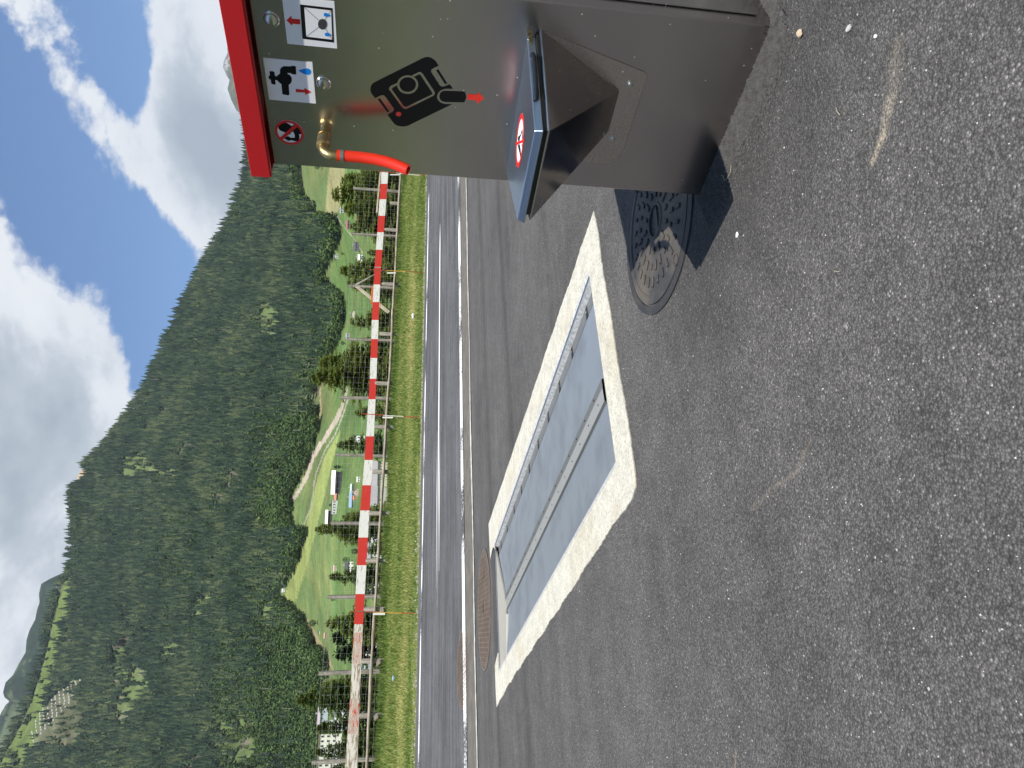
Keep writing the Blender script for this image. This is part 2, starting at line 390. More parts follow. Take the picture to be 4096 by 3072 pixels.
M_iron = cover_mat('rusty cast iron', (0.10, 0.078, 0.062), (0.15, 0.112, 0.085), 0.4, 0.5, 5)
M_ironhi = simple('worn iron edge', (0.17, 0.135, 0.11), 0.55, 0.3, var=0.3)

# ================================================================== GROUND, ROAD, VERGE
def strip_mesh(name, rows, cols, mat, kind='structure', parent=None, jitter=None):
    """rows: list of (s, z) ; cols: list of d"""
    V = []; F = []
    for (s, z) in rows:
        for d in cols:
            P = RW(s, d); V.append((P[0], P[1], z))
    n = len(cols)
    for i in range(len(rows) - 1):
        for j in range(n - 1): F.append((i * n + j, i * n + j + 1, (i + 1) * n + j + 1, (i + 1) * n + j))
    o = mesh_obj(name, V, F, mat, parent)
    if kind: tag(o, kind=kind)
    return o
trayA, trayB, trayC, trayD = ground(2357, 1089), ground(2468, 1857), ground(1995, 2688), ground(1977, 2179)
# yard sheet with the opening of the drain tray left out
def yard():
    bm = bmesh.new()
    far = [RW(0, -260, 0), RW(0, 160, 0), RW(-220, 160, 0), RW(-220, -260, 0)]
    V = [bm.verts.new(tuple(p)) for p in far]
    Hs = [bm.verts.new(tuple(p)) for p in (trayA, trayB, trayC, trayD)]
    F_ = [V[0], V[1], V[2], V[3]]
    es = [bm.edges.new((V[i], V[(i + 1) % 4])) for i in range(4)] + [bm.edges.new((Hs[i], Hs[(i + 1) % 4])) for i in range(4)]
    bmesh.ops.triangle_fill(bm, use_beauty=True, edges=es)
    for f in bm.faces:
        if f.normal.z < 0: f.normal_flip()
    me = bpy.data.meshes.new('yard_asphalt'); bm.to_mesh(me); bm.free(); me.materials.append(M_yard)
    o = bpy.data.objects.new('yard_asphalt', me); COL.objects.link(o); tag(o, kind='structure'); return o
yard()
cols = [-120, -60, -30] + list(np.linspace(-20, 25, 40)) + [40, 70, 120]
strip_mesh('road', [(0.0, 0.0), (3.7, road_z(3.7)), (7.4, road_z(7.4))], cols, M_road)
strip_mesh('road_shoulder', [(0.05, road_z(0.05) + .004), (0.68, road_z(0.68) + .004)], cols, M_strip)
def marking(name, s, w, d0, d1, mat, lift=.008, taper=None, step=0.25, wob=0.0):
    mb = MB(); ds = np.arange(d0, d1 + step * .5, step); V = []
    for d in ds:
        hw = w / 2
        if taper: hw *= taper(d)
        for sgn in (-1, 1):
            s_ = s + sgn * hw + rnd.uniform(-wob, wob); P = RW(s_, d); V.append((P[0], P[1], road_z(s_) + lift))
    F = [(2 * i, 2 * i + 2, 2 * i + 3, 2 * i + 1) for i in range(len(ds) - 1)]
    o = mesh_obj(name, V, F, mat); tag(o, kind='structure'); return o
marking('edge_line', 0.86, 0.24, -60, 60, M_line, wob=.006)
marking('far_edge_line', 6.66, 0.20, -60, 90, M_line3, wob=.006)
dA = on_road(1762, 880)[1]; dB = on_road(1751, 2430)[1]; dC = on_road(1771, 1657)[1]; dD = on_road(1749, 1741)[1]
marking('centre_line', 3.80, 0.15, dB, dA, M_line2, taper=lambda d: max(0.06, min(1, (d - dB) / 4.0, (dA - d) / .8)))
marking('centre_line', 3.98 - .36, 0.15, dB + .6, dC, M_line2, taper=lambda d: max(0.05, min(1, (dC - d) / 2.5, (d - dB) / 4.0)))
marking('centre_line', 4.02, 0.15, dB + .4, dD, M_line2, taper=lambda d: max(0.05, min(1, (dD - d) / 2.5, (d - dB) / 4.0)))
# joint between yard and road: broken pale filler
mb = MB(); V = []
ds = np.arange(-30, 40, .12)
for d in ds:
    w = .030 + .022 * rnd.random() + .03 * max(0, math.sin(d * 1.3) * math.sin(d * .37))
    o_ = .02 * math.sin(d * 2.1) + rnd.uniform(-.008, .008)
    for sg in (-1, 1):
        P = RW(0 + o_ + sg * w, d); V.append((P[0], P[1], max(0, road_z(o_ + sg * w)) + .009))
tag(mesh_obj('road_joint', V, [(2 * i, 2 * i + 2, 2 * i + 3, 2 * i + 1) for i in range(len(ds) - 1)], M_joint), kind='structure')

# verge: soil sheet with slight unevenness
def verge_mat():
    m, nt, b, co = material('verge soil and thatch'); ang = math.atan2(dv[1], dv[0])
    q = nt.mapping(nt.mapping(co, rot=(0, 0, -ang)), scale=(0.15, 1, 1))
    f = nt.noise(q, 3.0, 5, 0.6); g = nt.noise(co, 40, 4, 0.7)
    col = nt.ramp(f, [(0.35, (0.06, 0.11, 0.02)), (0.6, (0.18, 0.20, 0.06))])
    col = nt.mix(1.0, col, nt.ramp(g, [(0.3, 0.5), (0.7, 1.3)]), 'MULTIPLY')
    setb(nt, b, col=col, rough=0.95, spec=0.1, normal=nt.bump(g, 0.6, 0.03)); return m
M_soil = verge_mat()
srows = list(np.arange(7.4, 13.41, .3)) + [14.5, 17, 22, 34, 60]
dcols = [-120, -70, -45] + list(np.arange(-28, 36, .8)) + [50, 80, 120]
V = []; F = []
for s_ in srows:
    for d in dcols:
        P = RW(s_, d); z = verge_z(s_)
        if 7.7 < s_ < 13: z += .03 * math.sin(d * .9 + s_) + .02 * math.sin(d * 2.3 - s_ * 2)
        V.append((P[0], P[1], z))
n = len(dcols)
F = [(i * n + j, i * n + j + 1, (i + 1) * n + j + 1, (i + 1) * n + j) for i in range(len(srows) - 1) for j in range(n - 1)]
tag(mesh_obj('verge', V, F, M_soil), kind='structure')

# gravel edge of the road
M_grav = simple('grey gravel', (0.34, 0.32, 0.28), 0.9, var=0.35, scale=30)
mb = MB()
for i in range(1500):
    d = rnd.uniform(-16, 12); s_ = 7.42 + abs(rnd.gauss(0, .10 if d > -3 else .28)); P = RW(s_, d); r = rnd.uniform(.01, .035)
    z = verge_z(s_); a = rnd.random() * 6
    mb.add([P + [r * math.cos(a), r * math.sin(a), z - .005], P + [r * math.cos(a + 2), r * math.sin(a + 2), z - .005], P + [r * math.cos(a + 4), r * math.sin(a + 4), z - .005], P + [0, 0, z + r]], [(0, 1, 3), (1, 2, 3), (2, 0, 3)])
tag(mb.obj('gravel', M_grav), kind='stuff')

# grass blades, real blades in three tints
def grass():
    N = 230000
    m, nt, b, co = material('grass blades')
    at = nt.new('ShaderNodeAttribute', attribute_name='tint').outputs['Fac']
    col = nt.ramp(at, [(0.0, (0.05, 0.11, 0.018)), (0.4, (0.15, 0.24, 0.045)), (0.7, (0.33, 0.38, 0.11)), (1.0, (0.58, 0.52, 0.22))])
    setb(nt, b, col=col, rough=0.6, spec=0.25)
    tr = nt.new('ShaderNodeBsdfTranslucent', ins={0: col}); ms = nt.new('ShaderNodeMixShader', ins={0: 0.3})
    out = m.node_tree.nodes['Material Output']
    nt.l.new(b.outputs[0], ms.inputs[1]); nt.l.new(tr.outputs[0], ms.inputs[2]); nt.l.new(ms.outputs[0], out.inputs[0])
    d = npr.uniform(-14, 22, N); s = 7.48 + npr.random(N) ** 0.9 * 6.0
    ph = np.sin(d * .7 + s * 1.3) + np.sin(d * 2.2 - s * 3.0) * .5
    edge = (s < 7.8 + .2 * np.sin(d * 1.7) + np.where(d < -2, .12, 0)) & (npr.random(N) < np.where(d < -2, .75, .35))
    keep = ~edge; d = d[keep]; s = s[keep]; ph = ph[keep]; N = len(d)
    z = np.interp(s, [p[0] for p in PROF], [p[1] for p in PROF]) + .03 * np.sin(d * .9 + s) + .02 * np.sin(d * 2.3 - s * 2)
    base = KO[None, :] + sv[None, :] * s[:, None] + dv[None, :] * d[:, None]; base[:, 2] = z - .01
    # drier, shorter band in the middle of the verge where the mower runs
    dry = np.exp(-((s - 8.9 - .2 * np.sin(d * .35)) / .55) ** 2) * (0.75 + .35 * np.sin(d * .5)) + .25 * np.exp(-((s - 10.4) / .5) ** 2)
    hgt = (.045 + .065 * npr.random(N) ** 1.5) * (1 + .25 * ph) * (1 - .25 * dry); hgt = np.where(s > 11.3, hgt * npr.uniform(1.2, 2.6, N), hgt)
    wid = npr.uniform(.006, .013, N)
    a = npr.uniform(0, 6.283, N); ln = npr.uniform(.1, .8, N); b2 = npr.uniform(0, 6.283, N)
    wx = np.stack([np.cos(a), np.sin(a), np.zeros(N)], 1) * wid[:, None]
    tip = base + np.stack([np.cos(b2) * ln * hgt, np.sin(b2) * ln * hgt, hgt], 1)
    V = np.stack([base - wx, base + wx, tip], 1).reshape(-1, 3)
    tint = np.clip(.43 + .50 * dry + .12 * ph * .5 + npr.normal(0, .20, N) + .10 * np.sin(d * 9 + 3 * np.sin(s * 7)) * np.sin(s * 11 + d * 4) - .04 * (s > 10.8), 0, 1)
    me = bpy.data.meshes.new('verge_grass')
    me.vertices.add(3 * N); me.vertices.foreach_set('co', V.astype(np.float32).ravel())
    me.loops.add(3 * N); me.loops.foreach_set('vertex_index', np.arange(3 * N, dtype=np.int32))
    me.polygons.add(N); me.polygons.foreach_set('loop_start', np.arange(0, 3 * N, 3, dtype=np.int32)); me.polygons.foreach_set('loop_total', np.full(N, 3, dtype=np.int32))
    me.update(calc_edges=True); me.materials.append(m)
    at_ = me.attributes.new('tint', 'FLOAT', 'POINT'); at_.data.foreach_set('value', np.repeat(tint, 3).astype(np.float32))
    o = bpy.data.objects.new('verge_grass', me); COL.objects.link(o); tag(o, kind='stuff')
grass()

# ================================================================== VALLEY AND MOUNTAINS
def poly_ae(pts):
    q = sorted(azel(x, y) for (x, y) in pts); return np.array([a for a, e in q]), np.array([e for a, e in q])
RIDGE_PX = [(1000, 600), (985, 700), (950, 800), (905, 900), (850, 1000), (800, 1100), (745, 1200), (700, 1300), (660, 1400), (610, 1500), (560, 1600), (490, 1700), (410, 1800), (350, 1850), (312, 1900), (300, 2000), (308, 2100), (300, 2200), (290, 2290), (255, 2330), (235, 2370), (213, 2480), (188, 2600), (130, 2800), (58, 2950), (-10, 3072), (-150, 3300), (-200, 3600)]
BASE_PX = [(1198, 600), (1205, 700), (1218, 790), (1258, 810), (1262, 850), (1345, 870), (1360, 915), (1350, 960), (1330, 1010), (1315, 1034), (1288, 1110), (1370, 1182), (1375, 1258), (1353, 1338), (1317, 1428), (1281, 1547), (1259, 1602), (1274, 1689), (1255, 1746), (1234, 1833), (1201, 1894), (1151, 1977), (1161, 2035), (1154, 2075), (1172, 2108), (1219, 2115), (1198, 2184), (1172, 2267), (1122, 2346), (1105, 2390), (1140, 2404), (1203, 2463), (1226, 2516), (1252, 2573), (1294, 2630), (1302, 2669), (1290, 2700), (1285, 2800), (1285, 3072), (1290, 3400)]
ra, re_ = poly_ae(RIDGE_PX); ba, be = poly_ae(BASE_PX)
E_LOW = 0.006; D_LOW, D_BASE, D_RIDGE = 380.0, 980.0, 2050.0
def fb(x, y, seed=0):
    t = 0.0; amp = 1.0
    for k in range(6):
        f = 2.0 ** k
        t = t + amp * np.sin(x * f * 1.3 + seed + 1.7 * np.sin(y * f * .9 + k)) * np.cos(y * f * 1.1 + 2.1 * k + seed); amp *= .52
    return t
def eb(a): return np.interp(a, ba, be)
def er(a): return np.interp(a, ra, re_)
# smooth base elevation used for distances so the terrain has no steps
_ag = np.linspace(-2.2, 1.0, 800); _eb = np.interp(_ag, ba, be); _k = np.ones(61) / 61
_ebs = np.convolve(np.pad(_eb, 30, 'edge'), _k, 'valid')
def ebs(a): return np.interp(a, _ag, _ebs)
def dist_of(a, e):
    a = np.asarray(a, float); e = np.asarray(e, float)
    b = ebs(a); r = er(a)
    t1 = np.clip((e - E_LOW) / (b - E_LOW), 0, 1); t2 = np.clip((e - b) / np.maximum(r - b, .02), 0, 1.2)
    D = D_LOW + (D_BASE - D_LOW) * t1 ** 1.15 + (D_RIDGE - D_BASE) * t2
    D = D * (1 + .040 * np.minimum(t2 * 3, 1) * fb(a * 9, e * 9, 1.0))
    return D
def terr(X, Y):
    a, e = azel(X, Y); D = float(dist_of(a, e)); return np.array([math.sin(a) * D, math.cos(a) * D, EYE + e * D])
def inpoly(px, py, poly):
    poly = np.asarray(poly, float); r = np.zeros(px.shape, bool); n = len(poly); j = n - 1
    for i in range(n):
        xi, yi = poly[i]; xj, yj = poly[j]
        c = ((yi > py) != (yj > py)) & (px < (xj - xi) * (py - yi) / (yj - yi + 1e-9) + xi); r ^= c; j = i
    return r
def projv(P):
    q = P - EYEP; z = q @ fw; z = np.where(z > 1, z, 1); return 2048 - FOC * (q @ uu) / z, 1536 - FOC * (q @ rr) / z
CLEAR = [([(1049, 1215), (1080, 1199), (1108, 1225), (1122, 1290), (1100, 1362), (1075, 1350), (1040, 1330), (1035, 1310)], 1.0),
         ([(488, 1830), (560, 1813), (600, 1840), (690, 1870), (723, 1905), (690, 1912), (600, 1895), (540, 1900), (495, 1916)], .8),
         ([(940, 1480), (985, 1462), (1000, 1500), (960, 1520)], .7), ([(1060, 1570), (1110, 1560), (1127, 1600), (1080, 1612)], .7),
         ([(446, 2600), (520, 2590), (560, 2640), (600, 2720), (570, 2790), (530, 2840), (500, 2900), (470, 2860), (480, 2760), (450, 2680)], .75),
         ([(640, 2560), (700, 2550), (725, 2600), (700, 2650), (650, 2640)], .8),
         ([(336, 2700), (300, 2760), (330, 2850), (330, 2920), (280, 2980), (160, 2990), (116, 2960), (150, 2860), (240, 2760)], .9),
         ([(350, 2780), (420, 2740), (450, 2860), (440, 2960), (400, 3072), (360, 3000)], .55),
         ([(866, 2930), (900, 2860), (1000, 2850), (1034, 2920), (1020, 3072), (880, 3072)], .8),
         ([(780, 2740), (820, 2700), (850, 2720), (800, 2810), (780, 2860)], .7), ([(830, 2350), (866, 2370), (840, 2440), (790, 2480), (750, 2480), (770, 2420)], .7),
         ([(990, 2100), (1040, 2050), (1060, 2035), (1062, 2060), (1010, 2110)], .9), ([(480, 2400), (540, 2390), (560, 2440), (500, 2470)], .5), ([(580, 2500), (620, 2490), (640, 2530), (600, 2560)], .5), ([(270, 2520), (300, 2500), (320, 2580), (290, 2620)], .6),
         ([(1050, 2405), (1100, 2400), (1110, 2480), (1060, 2530), (1040, 2480)], .85),
         ([(745, 1380), (790, 1320), (800, 1350), (760, 1400)], .5), ([(690, 1430), (720, 1420), (730, 1440), (700, 1450)], .6), ([(860, 1280), (880, 1250), (890, 1285), (870, 1300)], .5)]
TOPMEADOW = [(320, 2250), (300, 2290), (255, 2330), (213, 2480), (188, 2600), (130, 2800), (58, 2950), (-10, 3072), (110, 3072), (140, 2970), (175, 2850), (212, 2720), (245, 2600), (262, 2500), (292, 2380)]
MOWN = [(1364, 1714), (1346, 1790), (1331, 1840), (1292, 2010), (1263, 2126), (1230, 2256), (1183, 2404), (1133, 2404), (1154, 2328), (1198, 2187), (1230, 2090), (1256, 1967), (1290, 1840)]
TAN = [(1321, 655), (1382, 655), (1370, 760), (1353, 842), (1335, 880), (1302, 842), (1313, 694)]
TAN2 = [(1300, 842), (1318, 850), (1322, 885), (1305, 905), (1298, 880)]
STREAM = [(1389, 1547), (1386, 1565), (1368, 1630), (1346, 1685), (1317, 1721), (1288, 1772), (1256, 1818), (1245, 1847), (1234, 1887), (1205, 1948), (1172, 1999), (1136, 2003), (1110, 1995)]
def seg_dist(px, py, line):
    best = np.full(px.shape, 1e9)
    for (x0, y0), (x1, y1) in zip(line[:-1], line[1:]):
        L2 = (x1 - x0) ** 2 + (y1 - y0) ** 2; t = np.clip(((px - x0) * (x1 - x0) + (py - y0) * (y1 - y0)) / L2, 0, 1)
        best = np.minimum(best, np.hypot(px - x0 - t * (x1 - x0), py - y0 - t * (y1 - y0)))
    return best
def build_mesh_np(name, V, F, mat, colour=None, kind=None, smooth=True):
    me = bpy.data.meshes.new(name); V = np.asarray(V, np.float32); F = np.asarray(F, np.int32); k = F.shape[1]
    me.vertices.add(len(V)); me.vertices.foreach_set('co', V.ravel())
    me.loops.add(F.size); me.loops.foreach_set('vertex_index', F.ravel())
    me.polygons.add(len(F)); me.polygons.foreach_set('loop_start', np.arange(0, F.size, k, dtype=np.int32)); me.polygons.foreach_set('loop_total', np.full(len(F), k, dtype=np.int32))
    if smooth: me.polygons.foreach_set('use_smooth', np.ones(len(F), bool))
    me.update(calc_edges=True); me.materials.append(mat)
    if colour is not None:
        c = np.ones((len(V), 4), np.float32); c[:, :3] = colour
        at = me.color_attributes.new('ground', 'FLOAT_COLOR', 'POINT'); at.data.foreach_set('color', c.ravel())
    o = bpy.data.objects.new(name, me); COL.objects.link(o)
    if kind: tag(o, kind=kind)
    return o
def grid_faces(nr, nc):
    i, j = np.meshgrid(np.arange(nr - 1), np.arange(nc - 1), indexing='ij'); a = (i * nc + j).ravel()
    return np.stack([a, a + nc, a + nc + 1, a + 1], 1)
def land_mat():
    m, nt, b, co = material('valley ground')
    c = nt.new('ShaderNodeAttribute', attribute_name='ground').outputs['Color']
    f = nt.noise(co, 0.02, 6, 0.65); g = nt.noise(co, 0.25, 5, 0.7)
    st = nt.noise(nt.mapping(co, rot=(0, 0, .5), scale=(0.08, 1, 0.3)), .12, 4, .6)
    col = nt.mix(1.0, c, nt.ramp(f, [(0.3, 0.75), (0.7, 1.25)]), 'MULTIPLY')
    col = nt.mix(1.0, col, nt.ramp(g, [(0.3, 0.72), (0.7, 1.25)]), 'MULTIPLY')
    col = nt.mix(1.0, col, nt.ramp(st, [(0.3, 0.88), (0.7, 1.12)]), 'MULTIPLY')
    setb(nt, b, col=col, rough=0.95, spec=0.1, normal=nt.bump(g, 0.7, 1.2)); return m
M_land = land_mat()
aF = np.linspace(-0.56, 0.42, 620)
aL = np.linspace(-2.02, -0.565, 70); aR = np.linspace(0.43, 0.86, 16)
A_ = np.concatenate([aL, aF, aR])
def valley():
    T = np.concatenate([np.linspace(0, .5, 110), np.linspace(.5, 1, 131)[1:]])
    rows = []
    # bank foot to valley floor
    s_dir = np.stack([np.sin(A_), np.cos(A_), np.zeros_like(A_)], 1)
    ks = (KO @ sv); sd = s_dir @ sv
    t60 = np.minimum((60 + ks) / np.maximum(sd, 1e-3), D_LOW * .8)
    P0 = s_dir * t60[:, None]; P0[:, 2] = -9.0; rows.append(P0)
    for k in (.35, .7):
        tt = t60 + (D_LOW - t60) * k; P = s_dir * tt[:, None]; P[:, 2] = -9 + (9 + EYE + E_LOW * D_LOW) * k ** 2; rows.append(P)
    for t in T:
        e = np.where(t < .5, E_LOW + (ebs(A_) - E_LOW) * (t / .5), ebs(A_) + (er(A_) - ebs(A_)) * ((t - .5) / .5))
        D = dist_of(A_, e); P = s_dir * D[:, None]; P[:, 2] = EYE + e * D; rows.append(P)
    for k, (dd, dz) in enumerate(((60, 5), (300, -60), (900, -350))):
        D = dist_of(A_, er(A_)); P = s_dir * (D + dd)[:, None]; P[:, 2] = EYE + er(A_) * D + dz; rows.append(P)
    V = np.concatenate(rows); nc = len(A_)
    px, py = projv(V)
    a = np.arctan2(V[:, 0], V[:, 1]); e = (V[:, 2] - EYE) / np.hypot(V[:, 0], V[:, 1])
    nz = fb(V[:, 0] * .012, V[:, 1] * .012, 3); nz2 = fb(V[:, 0] * .05, V[:, 1] * .05, 5)
    c = np.tile(np.array([.118, .158, .055]), (len(V), 1)) * (1 + .16 * nz[:, None]) * (1 + .08 * nz2[:, None]); c[:, 0] *= 1 + .12 * nz2
    dist = np.hypot(V[:, 0], V[:, 1]); lowm = (px > 1330)
    c[lowm] *= [.84, 1.0, .86]
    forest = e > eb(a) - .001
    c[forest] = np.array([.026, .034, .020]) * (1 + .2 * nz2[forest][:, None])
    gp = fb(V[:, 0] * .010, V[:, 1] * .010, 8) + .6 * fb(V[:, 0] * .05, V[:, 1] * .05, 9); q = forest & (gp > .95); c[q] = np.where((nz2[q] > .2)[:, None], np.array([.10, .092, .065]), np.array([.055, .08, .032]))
    infr = dist > 300
    wx = 9 * nz2; wy = 9 * fb(V[:, 0] * .04, V[:, 1] * .05, 12)
    for poly, k in CLEAR:
        q = inpoly(px + wx, py + wy, poly) & infr; mixc = np.where((nz2 > .6)[:, None], np.array([.17, .16, .11]), np.array([.11, .15, .055])); c[q] = mixc[q]
    q = inpoly(px, py, CLEAR[6][0]) & infr; c[q] = np.array([.10, .105, .06]) * (1 + .2 * nz2[q][:, None])
    q = inpoly(px, py, TOPMEADOW) & infr; c[q] = np.array([.11, .15, .045])
    q = inpoly(px, py, MOWN) & infr; c[q] = np.array([.21, .25, .08])
    for P_ in (TAN, TAN2):
        q = inpoly(px, py, P_) & infr; c[q] = np.array([.26, .25, .12])
    sd_ = seg_dist(px, py, STREAM); w = np.interp(py, [1547, 1640, 1772, 1900, 2003], [2, 7, 11, 6, 9])
    q = (sd_ < w * (1 + .4 * nz2)) & infr; c[q] = np.array([.36, .31, .24])
    q = (np.abs(seg_dist(px, py, [(1405, 1590), (1390, 1600), (1375, 1650), (1340, 1740), (1300, 1800), (1262, 1900), (1240, 2040), (1215, 2100)]) ) < 2.2) & infr; c[q] = np.array([.30, .28, .22])
    q = (seg_dist(px, py, [(1290, 1440), (1280, 1560), (1284, 1640), (1272, 1700)]) < 3) & infr & ~forest; c[q] = np.array([.30, .24, .14])
    q = (seg_dist(px, py, [(1335, 842), (1370, 900), (1420, 960), (1450, 1010), (1440, 1060)]) < 1.6) & infr; c[q] = np.array([.28, .28, .2])
    q = inpoly(px, py, [(1203, 2455), (1315, 2660), (1345, 2700), (1320, 2640), (1280, 2560), (1235, 2480)]) & infr; c[q] = np.array([.22, .19, .10])
    q = (px < 985) & (px > 280) & (py > 1810) & (py < 1960) & inpoly(px, py, [(300, 1865), (345, 1860), (360, 1900), (330, 1920), (300, 1935)]); c[q] = np.array([.42, .32, .20])
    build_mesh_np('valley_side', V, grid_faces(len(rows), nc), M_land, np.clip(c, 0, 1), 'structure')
valley()
def mountain(name, top, e_bot, D0, D1, cfun, nr=60, na=260, rugged=.06, amin=None, amax=None, seed=0):
    ta, te = poly_ae(top); a0 = ta[0] if amin is None else amin; a1 = ta[-1] if amax is None else amax
    aa = np.linspace(a0, a1, na); rows = []
    for t in np.linspace(0, 1, nr):
        e = e_bot + (np.interp(aa, ta, te) - e_bot) * t; D = (D0 + (D1 - D0) * t) * (1 + rugged * (1 - t * .6) * fb(aa * 22, t * 3 + aa * 4, seed))
        P = np.stack([np.sin(aa) * D, np.cos(aa) * D, EYE + e * D], 1); rows.append(P)
    P = rows[-1] * 1.25; P[:, 2] = rows[-1][:, 2] * .7; rows.append(P)
    V = np.concatenate(rows); nz = fb(V[:, 0] * .004, V[:, 2] * .012, seed); nz2 = fb(V[:, 0] * .02, V[:, 2] * .03, seed + 2)
    return build_mesh_np(name, V, grid_faces(len(rows), na), M_land, np.clip(cfun(nz, nz2), 0, 1), 'structure', smooth=False)
mountain('far_mountain', [(300, 2200), (275, 2280), (250, 2292), (200, 2315), (165, 2335), (156, 2375), (158, 2410), (148, 2440), (140, 2480), (118, 2520), (106, 2560), (102, 2610), (72, 2660), (52, 2700), (22, 2730), (12, 2770), (18, 2790), (38, 2805), (22, 2820), (5, 2850), (-40, 2950), (-120, 3072), (-200, 3400)],
         .30, 2600, 3600, lambda n, m: np.where((n + .5 * m > .5)[:, None], np.array([.07, .09, .05]), np.array([.025, .04, .028])) * (1 + .2 * m[:, None]), rugged=.05, seed=2)
mountain('rocky_peaks', [(892, -250), (890, -60), (892, 0), (905, 100), (910, 211), (906, 222), (895, 245), (892, 271), (905, 300), (918, 320), (915, 335), (910, 356), (925, 400), (945, 440), (965, 458), (990, 490), (1010, 520), (1000, 545), (984, 560), (975, 600), (967, 640), (966, 665), (974, 690), (972, 720), (966, 750), (975, 800), (985, 900)],
         .05, 4200, 6200, lambda n, m: np.where((n > .3)[:, None], np.array([.10, .11, .08]), np.where((m > .3)[:, None], np.array([.26, .26, .26]), np.array([.12, .12, .125]))), rugged=.05, nr=90, na=500, seed=5)
# the valley's other sides, outside the frame
def ring():
    aa = np.linspace(.87, 2 * math.pi - 2.03, 90); rows = []
    for t in np.linspace(0, 1, 14):
        D = 420 + 1500 * t; e = (.30 + .05 * np.sin(aa * 5) + .03 * np.sin(aa * 13)) * t
        rows.append(np.stack([np.sin(aa) * D, np.cos(aa) * D, EYE + e * D - (1 - t) * 3], 1))
    V = np.concatenate(rows); c = np.tile([.05, .08, .025], (len(V), 1)); c[:90 * 4] = [.09, .15, .035]
    build_mesh_np('valley_slope', V, grid_faces(14, 90), M_land, c, 'structure')
    mb = MB(); mb.add([(-9000, -9000, -11), (9000, -9000, -11), (9000, 9000, -11), (-9000, 9000, -11)], [(0, 1, 2, 3)])
    o = build_mesh_np('valley_floor', mb.v, np.array(mb.f), M_land, np.tile([.09, .15, .035], (4, 1)), 'structure')
ring()

# ---- forest: low-poly conifers instanced over the slope
def leaf_mat(name, stops, rand=True, rough=.8, trans=0.0):
    m, nt, b, co = material(name)
    r = nt.new('ShaderNodeObjectInfo').outputs['Random']
    f = nt.noise(co, 2.2, 3, .6)
    if rand:
        pos = nt.new('ShaderNodeObjectInfo').outputs['Location']
        pn = nt.m('ADD', nt.noise(pos, .006, 4, .6), nt.m('MULTIPLY', nt.noise(pos, .03, 3, .6), .7))
        k = nt.m('ADD', nt.m('MULTIPLY', r, .72), nt.m('MULTIPLY', nt.m('SUBTRACT', pn, .68), 1.35))
    else: k = f
    col = nt.ramp(k, stops); setb(nt, b, col=col, rough=rough, spec=.15)
    if trans:
        tr = nt.new('ShaderNodeBsdfTranslucent', ins={0: col}); ms = nt.new('ShaderNodeMixShader', ins={0: trans})
        out = m.node_tree.nodes['Material Output']; nt.l.new(b.outputs[0], ms.inputs[1]); nt.l.new(tr.outputs[0], ms.inputs[2]); nt.l.new(ms.outputs[0], out.inputs[0])
    return m
M_fconif = leaf_mat('far conifer', [(0.0, (.008, .021, .013)), (0.4, (.020, .042, .025)), (0.8, (.050, .080, .040)), (1.0, (.10, .125, .055))])
M_fbroad = leaf_mat('far broadleaf', [(0.1, (.045, .08, .025)), (0.6, (.07, .12, .035)), (1.0, (.10, .16, .045))])
M_fdead = simple('dead trunk', (.34, .30, .26), .9)
def far_conifer(seed):
    q = random.Random(seed); V = []; F = []; lay = 7
    for L in range(lay):
        z0 = .06 + .88 * L / lay; z1 = min(1.02, z0 + .26); r = .165 * (1 - L / lay) ** .85 + .012; seg = 9; b = len(V); a0 = q.random() * 6
        V.append((q.uniform(-.01, .01), q.uniform(-.01, .01), z1))
        for k in range(seg):
            A = a0 + 6.2832 * k / seg; rr_ = r * q.uniform(.45, 1.3); V.append((rr_ * math.cos(A), rr_ * math.sin(A), z0 - q.uniform(0, .05)))
        for k in range(seg): F.append((b, b + 1 + k, b + 1 + (k + 1) % seg))
    me = bpy.data.meshes.new('spruce'); me.from_pydata(V, [], F); me.materials.append(M_fconif); return bpy.data.objects.new('spruce', me)
def far_broad(seed):
    q = random.Random(seed); V = []; F = []
    for c in range(70):
        th = q.random() * 6.28; ph = math.acos(q.uniform(-.6, 1)); r = q.uniform(.26, .36)
        cpt = Vector((r * math.sin(ph) * math.cos(th), r * math.sin(ph) * math.sin(th), .52 + r * 1.25 * math.cos(ph))); s = q.uniform(.07, .13)
        b = len(V)
        for k in range(4): V.append(tuple(cpt + Vector((q.uniform(-s, s), q.uniform(-s, s), q.uniform(-s, s)))))
        F += [(b, b + 1, b + 2), (b, b + 2, b + 3), (b + 1, b + 2, b + 3)]
    me = bpy.data.meshes.new('broadleaf'); me.from_pydata(V, [], F); me.materials.append(M_fbroad); return bpy.data.objects.new('broadleaf', me)
def far_dead(seed):
    mb = MB(); mb.tube([(0, 0, 0), (.01, 0, .5), (0, .01, .95)], [.018, .013, .004], 4)
    me = bpy.data.meshes.new('dead_tree'); me.from_pydata(mb.v, [], mb.f); me.materials.append(M_fdead); return bpy.data.objects.new('dead_tree', me)
protos = bpy.data.collections.new('forest_kinds')
kinds = [far_conifer(i) for i in range(5)] + [far_broad(i + 20) for i in range(3)] + [far_dead(1)]
for i, o in enumerate(kinds): o.name = 'k%02d_tree' % i; protos.objects.link(o)
